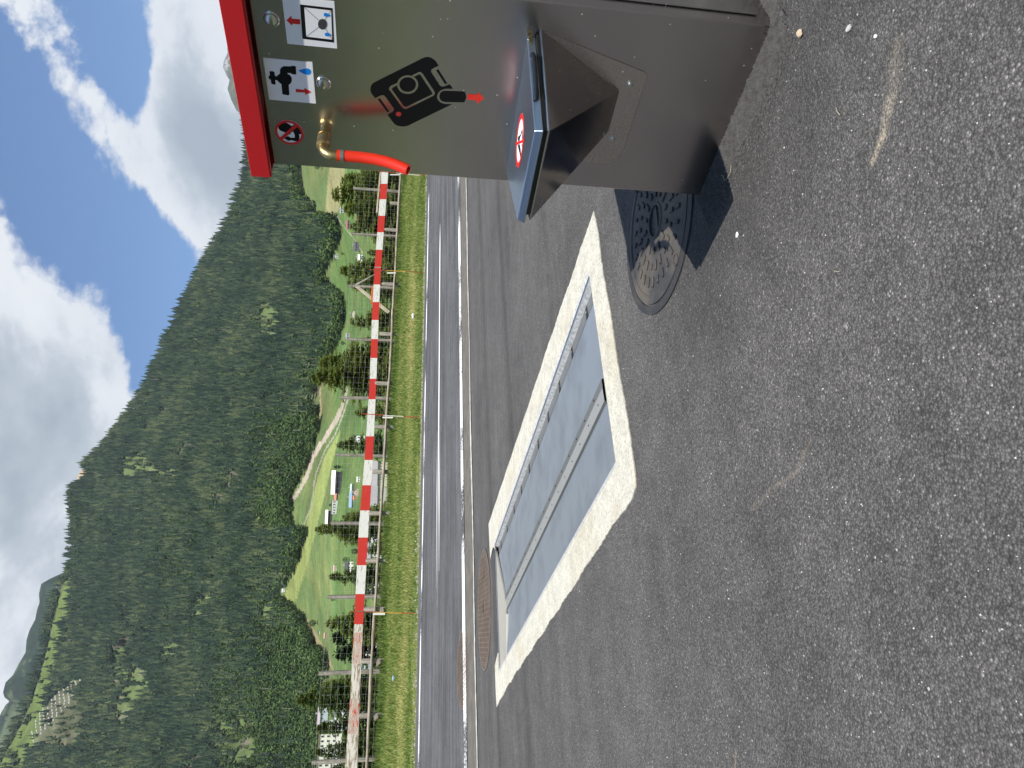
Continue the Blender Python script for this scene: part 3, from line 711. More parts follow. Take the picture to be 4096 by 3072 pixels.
def forest(name, N, amin, amax, seed):
    r = np.random.default_rng(seed)
    a = r.uniform(amin, amax, N * 6); t = r.uniform(-.02, 1.012, N * 6)
    b0 = eb(a); e = b0 + (er(a) - b0) * t; D = dist_of(a, e)
    ok = r.random(N * 6) < (D / D_RIDGE / 1.05) * ((er(a) - b0) / .4)         # even spread over the slope itself
    a, e, D = a[ok][:N], e[ok][:N], D[ok][:N]
    P = np.stack([np.sin(a) * D, np.cos(a) * D, EYE + e * D], 1); px, py = projv(P)
    keep = np.ones(len(a), bool); sc = np.ones(len(a))
    vis = np.hypot(P[:, 0], P[:, 1]) > 0
    wx = 10 * fb(P[:, 0] * .05, P[:, 1] * .05, 5); wy = 10 * fb(P[:, 0] * .04, P[:, 1] * .05, 12)
    for poly, k in CLEAR: keep &= ~((inpoly(px + wx, py + wy, poly) | inpoly(px + wx - 22, py + wy, poly)) & vis & (r.random(len(a)) < min(.95, k * 1.12)))
    keep &= ~(inpoly(px, py, TOPMEADOW) & (r.random(len(a)) < .97))
    keep &= ~(inpoly(px, py, [(300, 1865), (345, 1860), (360, 1900), (330, 1920), (300, 1935)]))
    gaps = fb(P[:, 0] * .010, P[:, 1] * .010, 8) + .6 * fb(P[:, 0] * .05, P[:, 1] * .05, 9)
    keep &= ~((gaps > 1.0) & (r.random(len(a)) < .85))
    P, px, py, a, e = P[keep], px[keep], py[keep], a[keep], e[keep]; n = len(P)
    tt = (e - eb(a)) / np.maximum(er(a) - eb(a), .02)
    bp = fb(P[:, 0] * .006, P[:, 1] * .006, 31); low = np.clip(bp * .35 - .15, 0, .5) + np.exp(-tt * 7) * .55 + .45 * ((px > 1000) & (py > 2500)) + .5 * ((px > 1040) & (py > 1650) & (py < 2110)) + .03
    left = (py > 2500) & (px > 880); low = np.where(left, np.maximum(low, .55), low)
    u_ = r.random(n); idx = np.where(u_ < low, r.integers(5, 8, n), r.integers(0, 5, n)); idx = np.where(r.random(n) < .008, 8, idx)
    h = r.uniform(11, 29, n) * np.where((idx > 4) & (idx < 8), .68, 1.0); wdt = r.uniform(.85, 1.25, n) * np.where(idx < 5, 1.1, 1.0)
    P[:, 2] -= 1.2
    me = bpy.data.meshes.new(name); me.vertices.add(n); me.vertices.foreach_set('co', P.astype(np.float32).ravel())
    at = me.attributes.new('kind_no', 'INT', 'POINT'); at.data.foreach_set('value', idx.astype(np.int32))
    at = me.attributes.new('size', 'FLOAT_VECTOR', 'POINT'); at.data.foreach_set('vector', np.stack([h * wdt, h * wdt, h], 1).astype(np.float32).ravel())
    at = me.attributes.new('turn', 'FLOAT_VECTOR', 'POINT'); at.data.foreach_set('vector', np.stack([r.normal(0, .03, n), r.normal(0, .03, n), r.uniform(0, 6.28, n)], 1).astype(np.float32).ravel())
    o = bpy.data.objects.new(name, me); COL.objects.link(o); tag(o, kind='stuff')
    ng = bpy.data.node_groups.new(name, 'GeometryNodeTree')
    ng.interface.new_socket('Geometry', in_out='INPUT', socket_type='NodeSocketGeometry'); ng.interface.new_socket('Geometry', in_out='OUTPUT', socket_type='NodeSocketGeometry')
    gi = ng.nodes.new('NodeGroupInput'); go = ng.nodes.new('NodeGroupOutput')
    ci = ng.nodes.new('GeometryNodeCollectionInfo'); ci.inputs[0].default_value = protos; ci.inputs[1].default_value = True; ci.inputs[2].default_value = True
    ip = ng.nodes.new('GeometryNodeInstanceOnPoints'); ip.inputs['Pick Instance'].default_value = True
    def na(nm, ty):
        q = ng.nodes.new('GeometryNodeInputNamedAttribute'); q.data_type = ty; q.inputs[0].default_value = nm; return q.outputs[0]
    ng.links.new(gi.outputs[0], ip.inputs['Points']); ng.links.new(ci.outputs[0], ip.inputs['Instance'])
    ng.links.new(na('kind_no', 'INT'), ip.inputs['Instance Index']); ng.links.new(na('size', 'FLOAT_VECTOR'), ip.inputs['Scale'])
    ng.links.new(na('turn', 'FLOAT_VECTOR'), ip.inputs['Rotation']); ng.links.new(ip.outputs[0], go.inputs[0])
    md = o.modifiers.new('scatter', 'NODES'); md.node_group = ng
    return o
forest('mountain_forest', 60000, -.54, .42, 3)
forest('side_forest', 14000, -1.95, -.54, 4)

# snow barriers on the upper slope
mb = MB()
for rrow in range(13):
    for k in range(15):
        X = 135 + rrow * 16 + rnd.uniform(-2, 2) + k * -1.2; Y = 2965 - rrow * 17 - k * 13 + rnd.uniform(-3, 3)
        if inpoly(np.array([X]), np.array([Y]), CLEAR[6][0])[0]:
            P = terr(X, Y); mb.box(P + [0, 0, 1.6], (2.6, 0, 0), (0, .25, 0), (0, 0, 1.5))
tag(mb.obj('snow_barriers', simple('pale barrier steel', (.5, .48, .44), .7)), kind='stuff')

# ================================================================== NEAR TREES BEHIND THE FENCE
M_bark = simple('bark', (.10, .075, .055), .95, var=.3, bump=.5)
M_need = [leaf_mat('larch needles', [(0.25, (.09, .125, .025)), (0.5, (.17, .21, .045)), (0.8, (.28, .30, .08))], False, .6, .42),
          leaf_mat('spruce needles', [(0.25, (.06, .105, .028)), (0.5, (.12, .165, .045)), (0.8, (.27, .25, .08))], False, .6, .35),
          leaf_mat('dark spruce needles', [(0.2, (.02, .045, .022)), (0.6, (.04, .07, .03)), (0.9, (.07, .10, .04))], False, .7, .2)]
def conifer_meshes(seed, levels, slim, droop, mat, density=1.0):
    """unit-height conifer: trunk mesh and crown mesh of needle sprays"""
    q = random.Random(seed); tr = MB(); tr.tube([(0, 0, 0), (.004, .002, .5), (0, 0, .97)], [.011, .006, .001], 7)
    V = []; F = []
    def quad(p, d, L, w, n):
        b = len(V); d = d.normalized(); sd = d.cross(n); sd = sd.normalized() * w if sd.length > 1e-6 else Vector((w, 0, 0))
        V.extend([tuple(p - sd * .3), tuple(p + d * L * .45 + sd), tuple(p + d * L), tuple(p + d * L * .45 - sd)]); F.append((b, b + 1, b + 2, b + 3))
    for L in range(levels):
        f = (L + q.random()) / levels; z = .05 + .93 * f
        R = slim * (1 - f) ** .8 * q.uniform(.65, 1.15) + .012
        nb = q.randint(6, 10)
        for k in range(nb):
            A = q.random() * 6.2832; d0 = Vector((math.cos(A), math.sin(A), .25 + .5 * f)); Rl = R * q.uniform(.6, 1.2)
            npts = max(3, int(Rl / .016 * density)); p = Vector((0, 0, z)); step = Rl / npts
            for i in range(npts):
                t = i / npts; dcur = Vector((d0.x, d0.y, d0.z - droop * t * 2)).normalized(); p = p + dcur * step
                side = dcur.cross(Vector((0, 0, 1))).normalized(); n_ = Vector((q.uniform(-.5, .5), q.uniform(-.5, .5), 1))
                tl = (.020 + .070 * (1 - t) * min(1, Rl * 5)) * q.uniform(.6, 1.3)
                for sg in (-1, 1):
                    quad(p, dcur * .6 + side * sg * q.uniform(.6, 1.2) + Vector((0, 0, q.uniform(-.6, .3))), tl, .0062, n_)
                quad(p, dcur + Vector((0, 0, q.uniform(-.8, .5))), tl * .9, .006, side)
                if q.random() < .5: quad(p, Vector((q.uniform(-1, 1), q.uniform(-1, 1), q.uniform(-.9, .4))), tl * .9, .0065, side)
    for i in range(8): quad(Vector((0, 0, .93 + .008 * i)), Vector((q.uniform(-1, 1), q.uniform(-1, 1), 1.2)), .03, .003, Vector((1, 0, 0)))
    me1 = bpy.data.meshes.new('trunk'); me1.from_pydata(tr.v, [], tr.f); me1.materials.append(M_bark)
    me2 = bpy.data.meshes.new('crown'); me2.from_pydata(V, [], F); me2.materials.append(mat)
    return me1, me2
TREE_KINDS = {'larch': [conifer_meshes(i, 46, .36, .40, M_need[0]) for i in (1, 2, 3)],
              'spruce': [conifer_meshes(i + 10, 50, .26, .55, M_need[1]) for i in (1, 2)],
              'dark': [conifer_meshes(i + 20, 48, .22, .7, M_need[2]) for i in (1,)]}
GRP = 'young conifers behind the fence'
def near_tree(kind, var, X, Y, s_, foot_drop, label, wide=1.0, rot=0, lean=(0, 0)):
    """tip at photo pixel X,Y, on the plane s metres behind the road joint"""
    P = onplane(X, Y, RW(s_, 0, 0), sv); zb = verge_z(s_) - foot_drop; H = P[2] - zb
    t = thing({'larch': 'larch_tree', 'spruce': 'spruce_tree', 'dark': 'spruce_tree'}[kind], label, 'tree', (P[0], P[1], zb), GRP)
    m1, m2 = TREE_KINDS[kind][var]
    for nm, me in (('trunk', m1), ('crown', m2)):
        o = bpy.data.objects.new(nm, me); COL.objects.link(o); o.parent = t; o.scale = (H * wide, H * wide, H); o.rotation_euler = (lean[0], lean[1], rot)
    return t
TREES = [('larch', 0, 1322, 775, 17, 0, 'large olive larch nearest the steel box, with the tallest tip of the right-hand clump', 1.35, 1),
         ('larch', 1, 1362, 722, 17.5, 0, 'olive larch half hidden by the steel box edge', 1.1, 2),
         ('larch', 2, 1372, 838, 16, 0, 'bushy larch on the village side of the clump beside the steel box', 1.25, 4),
         ('larch', 1, 1398, 905, 16.5, .4, 'low larch bush at the end of the right-hand clump', 1.1, 0),
         ('larch', 0, 1352, 1082, 18, 0, 'young larch right behind the braced fence post', 1.0, 5),
         ('larch', 2, 1385, 1135, 17, .2, 'shorter larch left of the braced fence post', 1.0, 3),
         ('larch', 1, 1465, 1010, 16, 0, 'very low larch right of the braced fence post', .8, 3),
         ('larch', 2, 1397, 1283, 18, .2, 'wispy larch between the braced post and the next post', .9, 1),
         ('larch', 0, 1272, 1450, 16.5, 0, 'tall olive spruce-like larch, right one of the twin tips above the plank', 1.1, 2),
         ('larch', 2, 1239, 1508, 16, 0, 'tallest larch above the plank with a long thin leader', 1.05, 0),
         ('larch', 1, 1415, 1650, 18, 0, 'small larch behind the red and white snow stake', .9, 1),
         ('spruce', 0, 1342, 1779, 17, 0, 'slim young spruce in front of the white-walled meadow house', .95, 1),
         ('larch', 0, 1362, 2070, 18, .2, 'sparse larch beside the tall post below the wedge-roofed building', .7, 3),
         ('larch', 1, 1256, 2117, 15.5, 0, 'light green larch with a long bare leader left of the tall post', .75, 0),
         ('spruce', 1, 1313, 2307, 16, 0, 'spruce with yellowish cones in front of the dark-roofed house', .95, 2),
         ('larch', 2, 1300, 2497, 16, 0, 'broad larch directly left of the yellow and red snow stake', 1.0, 5),
         ('dark', 0, 1318, 2556, 24, 0, 'dark blue-green spruce in front of the cream building', 1.2, 0),
         ('dark', 0, 1332, 2615, 24, 0, 'second dark spruce, nearer the leftmost fence posts', 1.1, 2),
         ('spruce', 0, 1180, 2800, 15, 0, 'largest spruce of the row, laden with yellow cones', 1.15, 1),
         ('spruce', 1, 1262, 2912, 15.5, 0, 'bushy spruce before the large white hotel', 1.2, 4),
         ('larch', 0, 1283, 2745, 16, .2, 'yellow-green larch between tall post and cone-laden spruce', .9, 2),
         ('spruce', 1, 1249, 3010, 15, 0, 'cone-bearing spruce in front of the timber-framed hotel', 1.0, 3),
         ('larch', 1, 1300, 3090, 15, 0, 'larch at the left end of the row, past the last tall post', 1.1, 2),
         ('larch', 2, 1440, 2200, 15, 0, 'low larch scrub behind the plank beside the white house', .9, 0),
         ('larch', 0, 1440, 2740, 14.6, 0, 'low larch scrub under the cone-laden spruce', .9, 1),
         ('larch', 1, 1452, 1360, 15, 0, 'low larch scrub beneath the wispy larch', .9, 2),
         ('spruce', 0, 1440, 2370, 15, 0, 'low spruce scrub behind the second red band from the bare planks', 1.3, 4),
         ('spruce', 1, 1425, 2950, 14.4, 0, 'low spruce scrub in front of the timber-framed hotel', 1.3, 2)]
for (k, v, X, Y, s_, fd, lab, wide, rot) in TREES: near_tree(k, v, X, Y, s_, fd, lab, wide, rot)

# ================================================================== WIRE FENCE
SF = 12.75
POSTS = [(1413, 753), (1407, 935), (1391, 1143), (1378, 1356), (1360, 1590), (1342, 1819), (1324, 2093), (1311, 2388), (1275, 2694), (1247, 3050)]
fence = thing('wire_fence', 'tall stock fence of grey wire mesh on weathered wooden posts behind the plank barrier', 'fence', RW(SF, 0, verge_z(SF)))
tops = []
for i, (X, Y) in enumerate(POSTS):
    P = onplane(X, Y, RW(SF, 0, 0), sv); zb = verge_z(SF) - .25; dd = (P - KO) @ dv; tops.append((dd, P[2]))
    mb = MB(); r = .055 + rnd.uniform(-.006, .01); lx = rnd.uniform(-.03, .03)
    mb.tube([(P[0] + lx, P[1], zb), (P[0] + lx * .6 + .01, P[1], zb + (P[2] - zb) * .4), (P[0] + lx * .2, P[1] + .01, zb + (P[2] - zb) * .75), P], [r * 1.1, r * 1.04, r, r * .93], 10)
    autosmooth(mb.obj('post', M_post, fence))
tops = sorted([(-13.5, tops[-1][1] + .05)] + tops + [(18, tops[0][1])])
td = np.array([t[0] for t in tops]); tz = np.array([t[1] for t in tops])
mb = MB()
levels = [0.03, .10, .17, .24, .32, .40, .49, .58, .68, .78, .88, .955]
for lv in levels:
    pts = []
    for d in np.arange(-12.5, 16, .5):
        z0 = verge_z(SF) + .02; zt = np.interp(d, td, tz); sag = -.012 * math.sin(d * 2.2 + lv * 9)
        pts.append(RW(SF - .065, d, z0 + (zt - z0) * lv + sag))
    mb.tube(pts, .0021 if lv < .9 else .0028, 3, cap=False)
tag(mb.obj('horizontal_wires', M_wire, fence), kind='stuff')
mb = MB()
for d in np.arange(-12.5, 16, .22):
    z0 = verge_z(SF) + .02; zt = np.interp(d, td, tz); q = rnd.uniform(-.015, .015)
    mb.tube([RW(SF - .068, d, z0), RW(SF - .068, d + q, z0 + (zt - z0) * .955)], .0014, 3, cap=False)
tag(mb.obj('vertical_wires', M_wire, fence), kind='stuff')
# braces of the third post
PB = onplane(1421, 1141, RW(SF, 0, 0), sv)
for (X, Y, nm, mt, lab) in ((1574, 1060, 'brace', M_post, 'round grey brace pole'), (1556, 1250, 'brace', M_board, 'pale sawn brace board')):
    Q = onplane(X, Y, RW(SF - .12, 0, 0), sv); mb = MB()
    if mt is M_post: mb.tube([Q, (PB + Q) / 2 + [0, 0, .01], PB], .038, 8); o = mb.obj(nm, mt, fence, smooth=True)
    else:
        ax = (PB - Q) / 2; n_ = np.cross(ax / np.linalg.norm(ax), sv); mb.box((PB + Q) / 2, ax, n_ * .055, sv * .018); o = mb.obj(nm, mt, fence)
    o['label'] = lab

# ================================================================== PLANK BARRIER
SB = 11.6
def barp(X, Y, off=0.0): return onplane(X, Y, RW(SB + off, 0, 0), sv)
barrier = thing('plank_barrier', 'roadside barrier of red and white banded planks above a round log rail', 'barrier', RW(SB, 0, verge_z(SB)))
def edgeX(Y, tab): return float(np.interp(Y, [t[0] for t in tab], [t[1] for t in tab]))
TOPT = [(690, 1526), (867, 1513), (1075, 1498), (1240, 1489), (1540, 1478), (1840, 1458), (2100, 1436), (2440, 1419), (2505, 1416), (2800, 1400), (3072, 1380), (3200, 1372)]
BOTT = [(690, 1553), (867, 1540), (1075, 1524), (1240, 1516), (1540, 1505), (1840, 1491), (2100, 1475), (2440, 1455), (2505, 1452), (2800, 1438), (3072, 1428), (3200, 1424)]
BANDS = [(600, 'w'), (735, 'r'), (797, 'w'), (863, 'r'), (929, 'w'), (999, 'r'), (1068, 'w2'), (1071, 'r'), (1138, 'w'), (1208, 'r'), (1280, 'w'), (1356, 'r'), (1432, 'w'), (1515, 'r'), (1597, 'w'), (1745, 'r'), (1840, 'w'), (1941, 'r'), (2042, 'w'), (2150, 'r'), (2261, 'w'), (2376, 'r'), (2497, 'b'), (2530, 'p'), (2655, 'b'), (2794, 'p'), (2935, 'b'), (3200, 'end')]
JOINTS = [600, 1070, 1657, 2445, 3200]
BM = {'w': 0, 'r': 1, 'b': 2, 'p': 3, 'w2': 0}
for j in range(len(JOINTS) - 1):
    y0, y1 = JOINTS[j], JOINTS[j + 1]; ys = sorted(set([y0, y1] + [b for b, _ in BANDS if y0 < b < y1] + list(range(y0 + 20, y1, 60))))
    mb = MB(); g = .004
    ring_ = []
    for k, Y in enumerate(ys):
        yy = Y + (1.2 if k == 0 else -1.2 if k == len(ys) - 1 else 0)
        a = barp(edgeX(Y, TOPT), yy, -.02); b = barp(edgeX(Y, BOTT), yy, -.02); off = sv * .035
        i0 = len(mb.v); mb.v += [tuple(a), tuple(b), tuple(b + off), tuple(a + off)]; ring_.append(i0)
    for k in range(len(ys) - 1):
        mid = (ys[k] + ys[k + 1]) / 2; kind = [c for b, c in BANDS if b <= mid][-1]
        for q in range(4):
            mb.f.append([ring_[k] + q, ring_[k] + (q + 1) % 4, ring_[k + 1] + (q + 1) % 4, ring_[k + 1] + q]); mb.mi.append(BM[kind] if kind in BM else 0)
    mb.f.append([ring_[0] + q for q in range(4)]); mb.mi.append(2); mb.f.append([ring_[-1] + q for q in range(4)][::-1]); mb.mi.append(2)
    o = mb.obj('plank', [M_pwhite, M_pred, M_barewhite, M_pworn], barrier)
    if j == 3: o['label'] = 'bare weathered plank with remnants of red paint'
# thin second board showing above the plank at the right
mb = MB(); a, b = barp(1521, 690, .06), barp(1507, 850, .06); mb.box((a + b) / 2, (b - a) / 2, sv * .015, (0, 0, .03)); o = mb.obj('plank', M_board, barrier)
mb = MB(); a, b = barp(1489, 1146, .05), barp(1486, 1215, .05); mb.box((a + b) / 2, (b - a) / 2, sv * .015, (0, 0, .03)); o = mb.obj('plank', simple('orange paint', (.62, .13, .03), .7), barrier)
RAIL = [(600, 1605), (690, 1603), (790, 1597), (940, 1588), (1090, 1581), (1240, 1571), (1450, 1562), (1657, 1546), (1840, 1537), (2100, 1520), (2360, 1505), (2445, 1499), (2640, 1487), (2860, 1477), (3072, 1467), (3200, 1461)]
RJ = [600, 790, 1240, 1720, 2050, 2438, 2645, 3200]
for j in range(len(RJ) - 1):
    y0, y1 = RJ[j], RJ[j + 1]; pts = []; rad = []
    for k, Y in enumerate(np.linspace(y0 - 2, y1 + 2, 9)):
        P = barp(float(np.interp(Y, [t[0] for t in RAIL], [t[1] for t in RAIL])), Y, -.09); pts.append(P + [0, 0, .004 * math.sin(k * 2.1 + j)]); rad.append(.047 + .004 * math.sin(k + j) - .001 * k)
    mb = MB(); mb.tube(pts, rad, 12); autosmooth(mb.obj('rail', M_log, barrier))
SPOSTS = [(1560, 812), (1538, 918), (1527, 1135), (1518, 1335), (1500, 1533), (1498, 1707), (1489, 1887), (1474, 2053), (1463, 2243), (1455, 2437), (1444, 2644), (1433, 2863)]
for i, (X, Y) in enumerate(SPOSTS):
    P = barp(X, Y); zb = verge_z(SB) - .1; mb = MB(); r = .07
    mb.tube([(P[0], P[1], zb), (P[0], P[1], P[2] - .05), (P[0], P[1], P[2])], [r, r * .98, r * .7], 12); autosmooth(mb.obj('post', M_post, barrier), 50)
    if i in (9, 10, 11):      # sawn log end lying under the rail
        Q = onplane(float(np.interp(Y, [t[0] for t in RAIL], [t[1] for t in RAIL])) + 27, Y + 5, RW(SB - .12, 0, 0), sv)
        mb = MB(); mb.tube([Q, Q + sv * .3], .06, 14); autosmooth(mb.obj('log_end', M_log, barrier), 50)
# snow stakes
def stake(top, bot, cols_, plate, label):
    s_b = 7.75
    P = onplane(bot[0], bot[1], RW(s_b, 0, 0), sv); T_ = onplane(top[0], top[1], RW(s_b, 0, 0), sv); P = np.array([P[0], P[1], min(P[2], verge_z(s_b)) - .02])
    t = thing('snow_stake', label, 'snow stake', P, 'snow stakes along the verge'); k = 0
    for (f0, f1, mt) in cols_:
        mb = MB(); mb.tube([P + (T_ - P) * f0, P + (T_ - P) * f1], .0095, 8); o = mb.obj('pole_section', mt, t, smooth=False)
        turns = int((f1 - f0) * 46)
        mb = MB()
        for q in range(turns):
            c = P + (T_ - P) * (f0 + (f1 - f0) * (q + .5) / turns); mb.tube([c - (T_ - P) * .004, c + (T_ - P) * .004], .0122, 6)
        if turns: tag(mb.obj('thread', mt, t), kind='stuff')
    if plate:
        (x0, x1, yy, mt) = plate; a = onplane(x0, yy, RW(s_b - .02, 0, 0), sv); b = onplane(x1, yy, RW(s_b - .02, 0, 0), sv); mb = MB(); mb.box((a + b) / 2, (b - a) / 2, dv * .022, sv * .006); mb.obj('reflector', mt, t)
    return t
S_red = simple('stake red', (.50, .05, .03), .5); S_white = simple('stake white', (.78, .76, .68), .5); S_yel = simple('stake yellow', (.72, .42, .06), .5); S_rust = simple('stake rust red', (.34, .07, .03), .6)
stake((1512, 685), (1693, 703), [(0, .12, S_red), (.12, .62, S_white), (.62, 1, S_red)], (1560, 1600, 699, S_white), 'slim red and white snow stake half hidden behind the red hose end')
stake((1476, 1078), (1690, 1090), [(0, .33, S_rust), (.33, .68, S_yel), (.68, 1, S_rust)], (1548, 1583, 1092, S_white), 'rusty orange snow stake in the grass before the braced fence post')
stake((1449, 1655), (1682, 1671), [(0, .3, S_red), (.3, .65, S_white), (.65, 1, S_red)], (1530, 1572, 1670, S_white), 'red and white snow stake at the plank joint in the middle of the verge')
stake((1397, 2446), (1637, 2454), [(0, .22, S_red), (.22, .62, S_yel), (.62, 1, S_rust)], (1492, 1540, 2456, S_white), 'threaded red and yellow snow stake where the painted planks give way to bare ones')
# litter
def crumple(name, X, Y, r, mt, label, cat, sq=(1, .5, .5)):
    s_ = 8.9
    for _ in range(12):
        P = onplane(X, Y, RW(s_, 0, 0), sv); s_ += (P[2] - verge_z(s_) - .05) / .6 * -1 if False else 0
    # walk along the ray until it meets the verge
    d = ray(X, Y); d = d / np.linalg.norm(d); best = None
    for t in np.linspace(8, 40, 1600):
        Q = EYEP + d * t; s_ = (Q - KO) @ sv
        if s_ > 7.4 and Q[2] <= verge_z(s_) + .05: best = Q; break
    if best is None: best = P
    q = random.Random(int(X)); bm = bmesh.new(); bmesh.ops.create_icosphere(bm, subdivisions=3, radius=1)
    for v in bm.verts:
        k = 1 + .35 * math.sin(v.co.x * 5 + v.co.y * 3) * math.cos(v.co.z * 6) + q.uniform(-.08, .08); v.co = Vector((v.co.x * r * sq[0] * k, v.co.y * r * sq[1] * k, v.co.z * r * sq[2] * k))
    me = bpy.data.meshes.new(name); bm.to_mesh(me); bm.free(); me.materials.append(mt); o = bpy.data.objects.new(name, me); COL.objects.link(o); o.location = tuple(best); o.rotation_euler = (0, 0, math.atan2(dv[1], dv[0]))
    return tag(o, label, cat)
crumple('paper_litter', 1653, 1263, .085, M_white, 'crumpled white paper lying in the grass of the verge', 'litter', (1, .5, .45))
crumple('plastic_litter', 1574, 2714, .06, simple('pale blue plastic', (.35, .55, .72), .4), 'small pale blue plastic scrap in the grass near the bare planks', 'litter', (1, .5, .5))

# ================================================================== SERVICE BOX
P1, P2 = ground(3104, 108), ground(2812, 783)
BW = np.linalg.norm(P1 - P2); be_ = (P1 - P2) / BW; bn = np.array([be_[1], -be_[0], 0]); BZ = np.array([0, 0, 1.0])
def B(u, w, z): return P2 + be_ * u + bn * w + BZ * z
def FP(X, Y, off=0.0): return onplane(X, Y, P2 + bn * off, bn)
BH, BD = 1.376, 0.62
box = thing('service_box', 'stainless steel service column with red lid, pictograms, red hose and waste chute', 'service station', B(BW / 2, -BD / 2, 0))
mb = MB(); mb.box8([B(0, 0, -.02), B(BW, 0, -.02), B(BW, -BD, -.02), B(0, -BD, -.02), B(0, 0, BH), B(BW, 0, BH), B(BW, -BD, BH), B(0, -BD, BH)])
bevel(mb.obj('body', M_steel, box), .005, 4)
# side door seen at a grazing angle: panel with folded edge
mb = MB(); mb.box8([B(BW + .0015, -.05, .04), B(BW + .006, -.05, .04), B(BW + .006, -BD + .04, .04), B(BW + .0015, -BD + .04, .04), B(BW + .0015, -.05, 1.30), B(BW + .006, -.05, 1.30), B(BW + .006, -BD + .04, 1.30), B(BW + .0015, -BD + .04, 1.30)])
bevel(mb.obj('side_panel', M_steel2, box), .002, 2)
mb = MB(); mb.box8([B(-.0055, -.05, .04), B(-.0015, -.05, .04), B(-.0015, -BD + .04, .04), B(-.0055, -BD + .04, .04), B(-.0055, -.05, 1.30), B(-.0015, -.05, 1.30), B(-.0015, -BD + .04, 1.30), B(-.0055, -BD + .04, 1.30)])
bevel(mb.obj('side_panel', M_steel, box), .002, 2)
# lid: folded red sheet, open below
lw, ll, lz0, lz1, th = .036, .024, 1.378, 1.434, .003
def lidring(u0, u1, w0, w1, z): return [B(u0, w0, z), B(u1, w0, z), B(u1, w1, z), B(u0, w1, z)]
mb = MB()
Oq = lidring(-ll, BW + ll, lw, -BD - lw, lz0); Ot = lidring(-ll, BW + ll, lw, -BD - lw, lz1); Iq = lidring(-ll + th, BW + ll - th, lw - th, -BD - lw + th, lz0); It = lidring(-ll + th, BW + ll - th, lw - th, -BD - lw + th, lz1 - th)
for P_ in (Oq, Ot, It, Iq):
    for k in (0, 1):
        P_[k] = P_[k] + np.array([0, 0, 0.004])      # slight slope of the sheet
mb.v = [tuple(p) for p in Oq + Ot + It + Iq]
for k in range(4):
    j = (k + 1) % 4
    mb.f += [[k, j, 4 + j, 4 + k], [8 + k, 8 + j, 12 + j, 12 + k], [12 + k, 12 + j, j, k]]
mb.f += [[4, 5, 6, 7], [11, 10, 9, 8]]; mb.mi = [0] * len(mb.f)
bevel(mb.obj('lid', M_red, box), .004, 3)
mb = MB(); fold = [B(-ll + .004, lw - .003, lz0 + .001), B(BW + ll - .004, lw - .003, lz0 + .001), B(BW + ll - .004, lw - .018, lz0 + .001), B(-ll + .004, lw - .018, lz0 + .001)]
mb.box8([p + np.array([0, 0, .0]) for p in fold] + [p + np.array([0, 0, .003]) for p in fold]); mb.obj('lid_fold', M_red, box)

# ---- flat print helpers
def decal(name, pts, off, mt, parent, plane=None):
    Q = [FP(x, y, off) if plane is None else plane(x, y, off) for x, y in pts]
    bm = bmesh.new(); L = root_loc(parent); vs = [bm.verts.new(tuple(q - L)) for q in Q]
    for tri in tessellate_polygon([[Vector((x, y, 0)) for x, y in pts]]):
        try: bm.faces.new([vs[i] for i in tri])
        except ValueError: pass
    me = bpy.data.meshes.new(name); bm.to_mesh(me); bm.free(); me.materials.append(mt); o = bpy.data.objects.new(name, me); COL.objects.link(o); o.parent = parent; return o
def Z(s, ox, oy): return lambda L: [(ox + s * x, oy + s * y) for x, y in L]
def ell(cx_, cy_, rx, ry, n=40): return [(cx_ + rx * math.cos(6.28318 * k / n), cy_ + ry * math.sin(6.28318 * k / n)) for k in range(n)]
def plate(u0, u1, z0, z1, name='sign_plate', lab=None):
    mb = MB(); mb.box8([B(u0, .0004, z0), B(u1, .0004, z0), B(u1, .002, z0), B(u0, .002, z0), B(u0, .0004, z1), B(u1, .0004, z1), B(u1, .002, z1), B(u0, .002, z1)]); o = mb.obj(name, M_white, box)
    if lab: o['label'] = lab
    return o
z4 = Z(.2712, 900, 0); z1b = Z(.1899, 1080, 400); zc = Z(.2532, 1420, 200)
s1 = plate(.3885, .5115, 1.164, 1.2915, lab='white plate showing a floor drain with water drops')
decal('frame_print', z4([(1105, 65), (1585, 120), (1607, 628), (1143, 572)]), .0024, M_ink, s1)
decal('drain_print', z4([(1168, 108), (1565, 155), (1582, 585), (1200, 540)]), .0028, M_white, s1)
for L in ([(1170, 108), (1440, 345), (1436, 350), (1166, 112)], [(1561, 160), (1440, 350), (1436, 345), (1557, 157)], [(1580, 583), (1436, 355), (1440, 352), (1584, 578)], [(1203, 540), (1436, 362), (1434, 357), (1200, 535)]):
    decal('fold_print', z4(L), .0031, M_inkgrey, s1)
decal('hole_print', z4(ell(1437, 357, 66, 78)), .0034, M_inkgrey, s1)
for L in ([(1455, 215), (1462, 195), (1485, 188), (1505, 196), (1558, 228), (1515, 245), (1480, 247), (1460, 235)], [(1470, 505), (1478, 488), (1500, 480), (1520, 486), (1572, 515), (1530, 533), (1492, 534), (1475, 522)]): decal('drop_print', z4(L), .0036, M_inkblue, s1)
decal('arrow_print', z4([(905, 300), (980, 230), (985, 275), (1108, 285), (1112, 362), (990, 350), (993, 383)]), .0024, M_inkred, s1)
s2 = plate(.2195, .3425, 1.232, 1.3595, lab='white plate showing a tap with a blue drop')
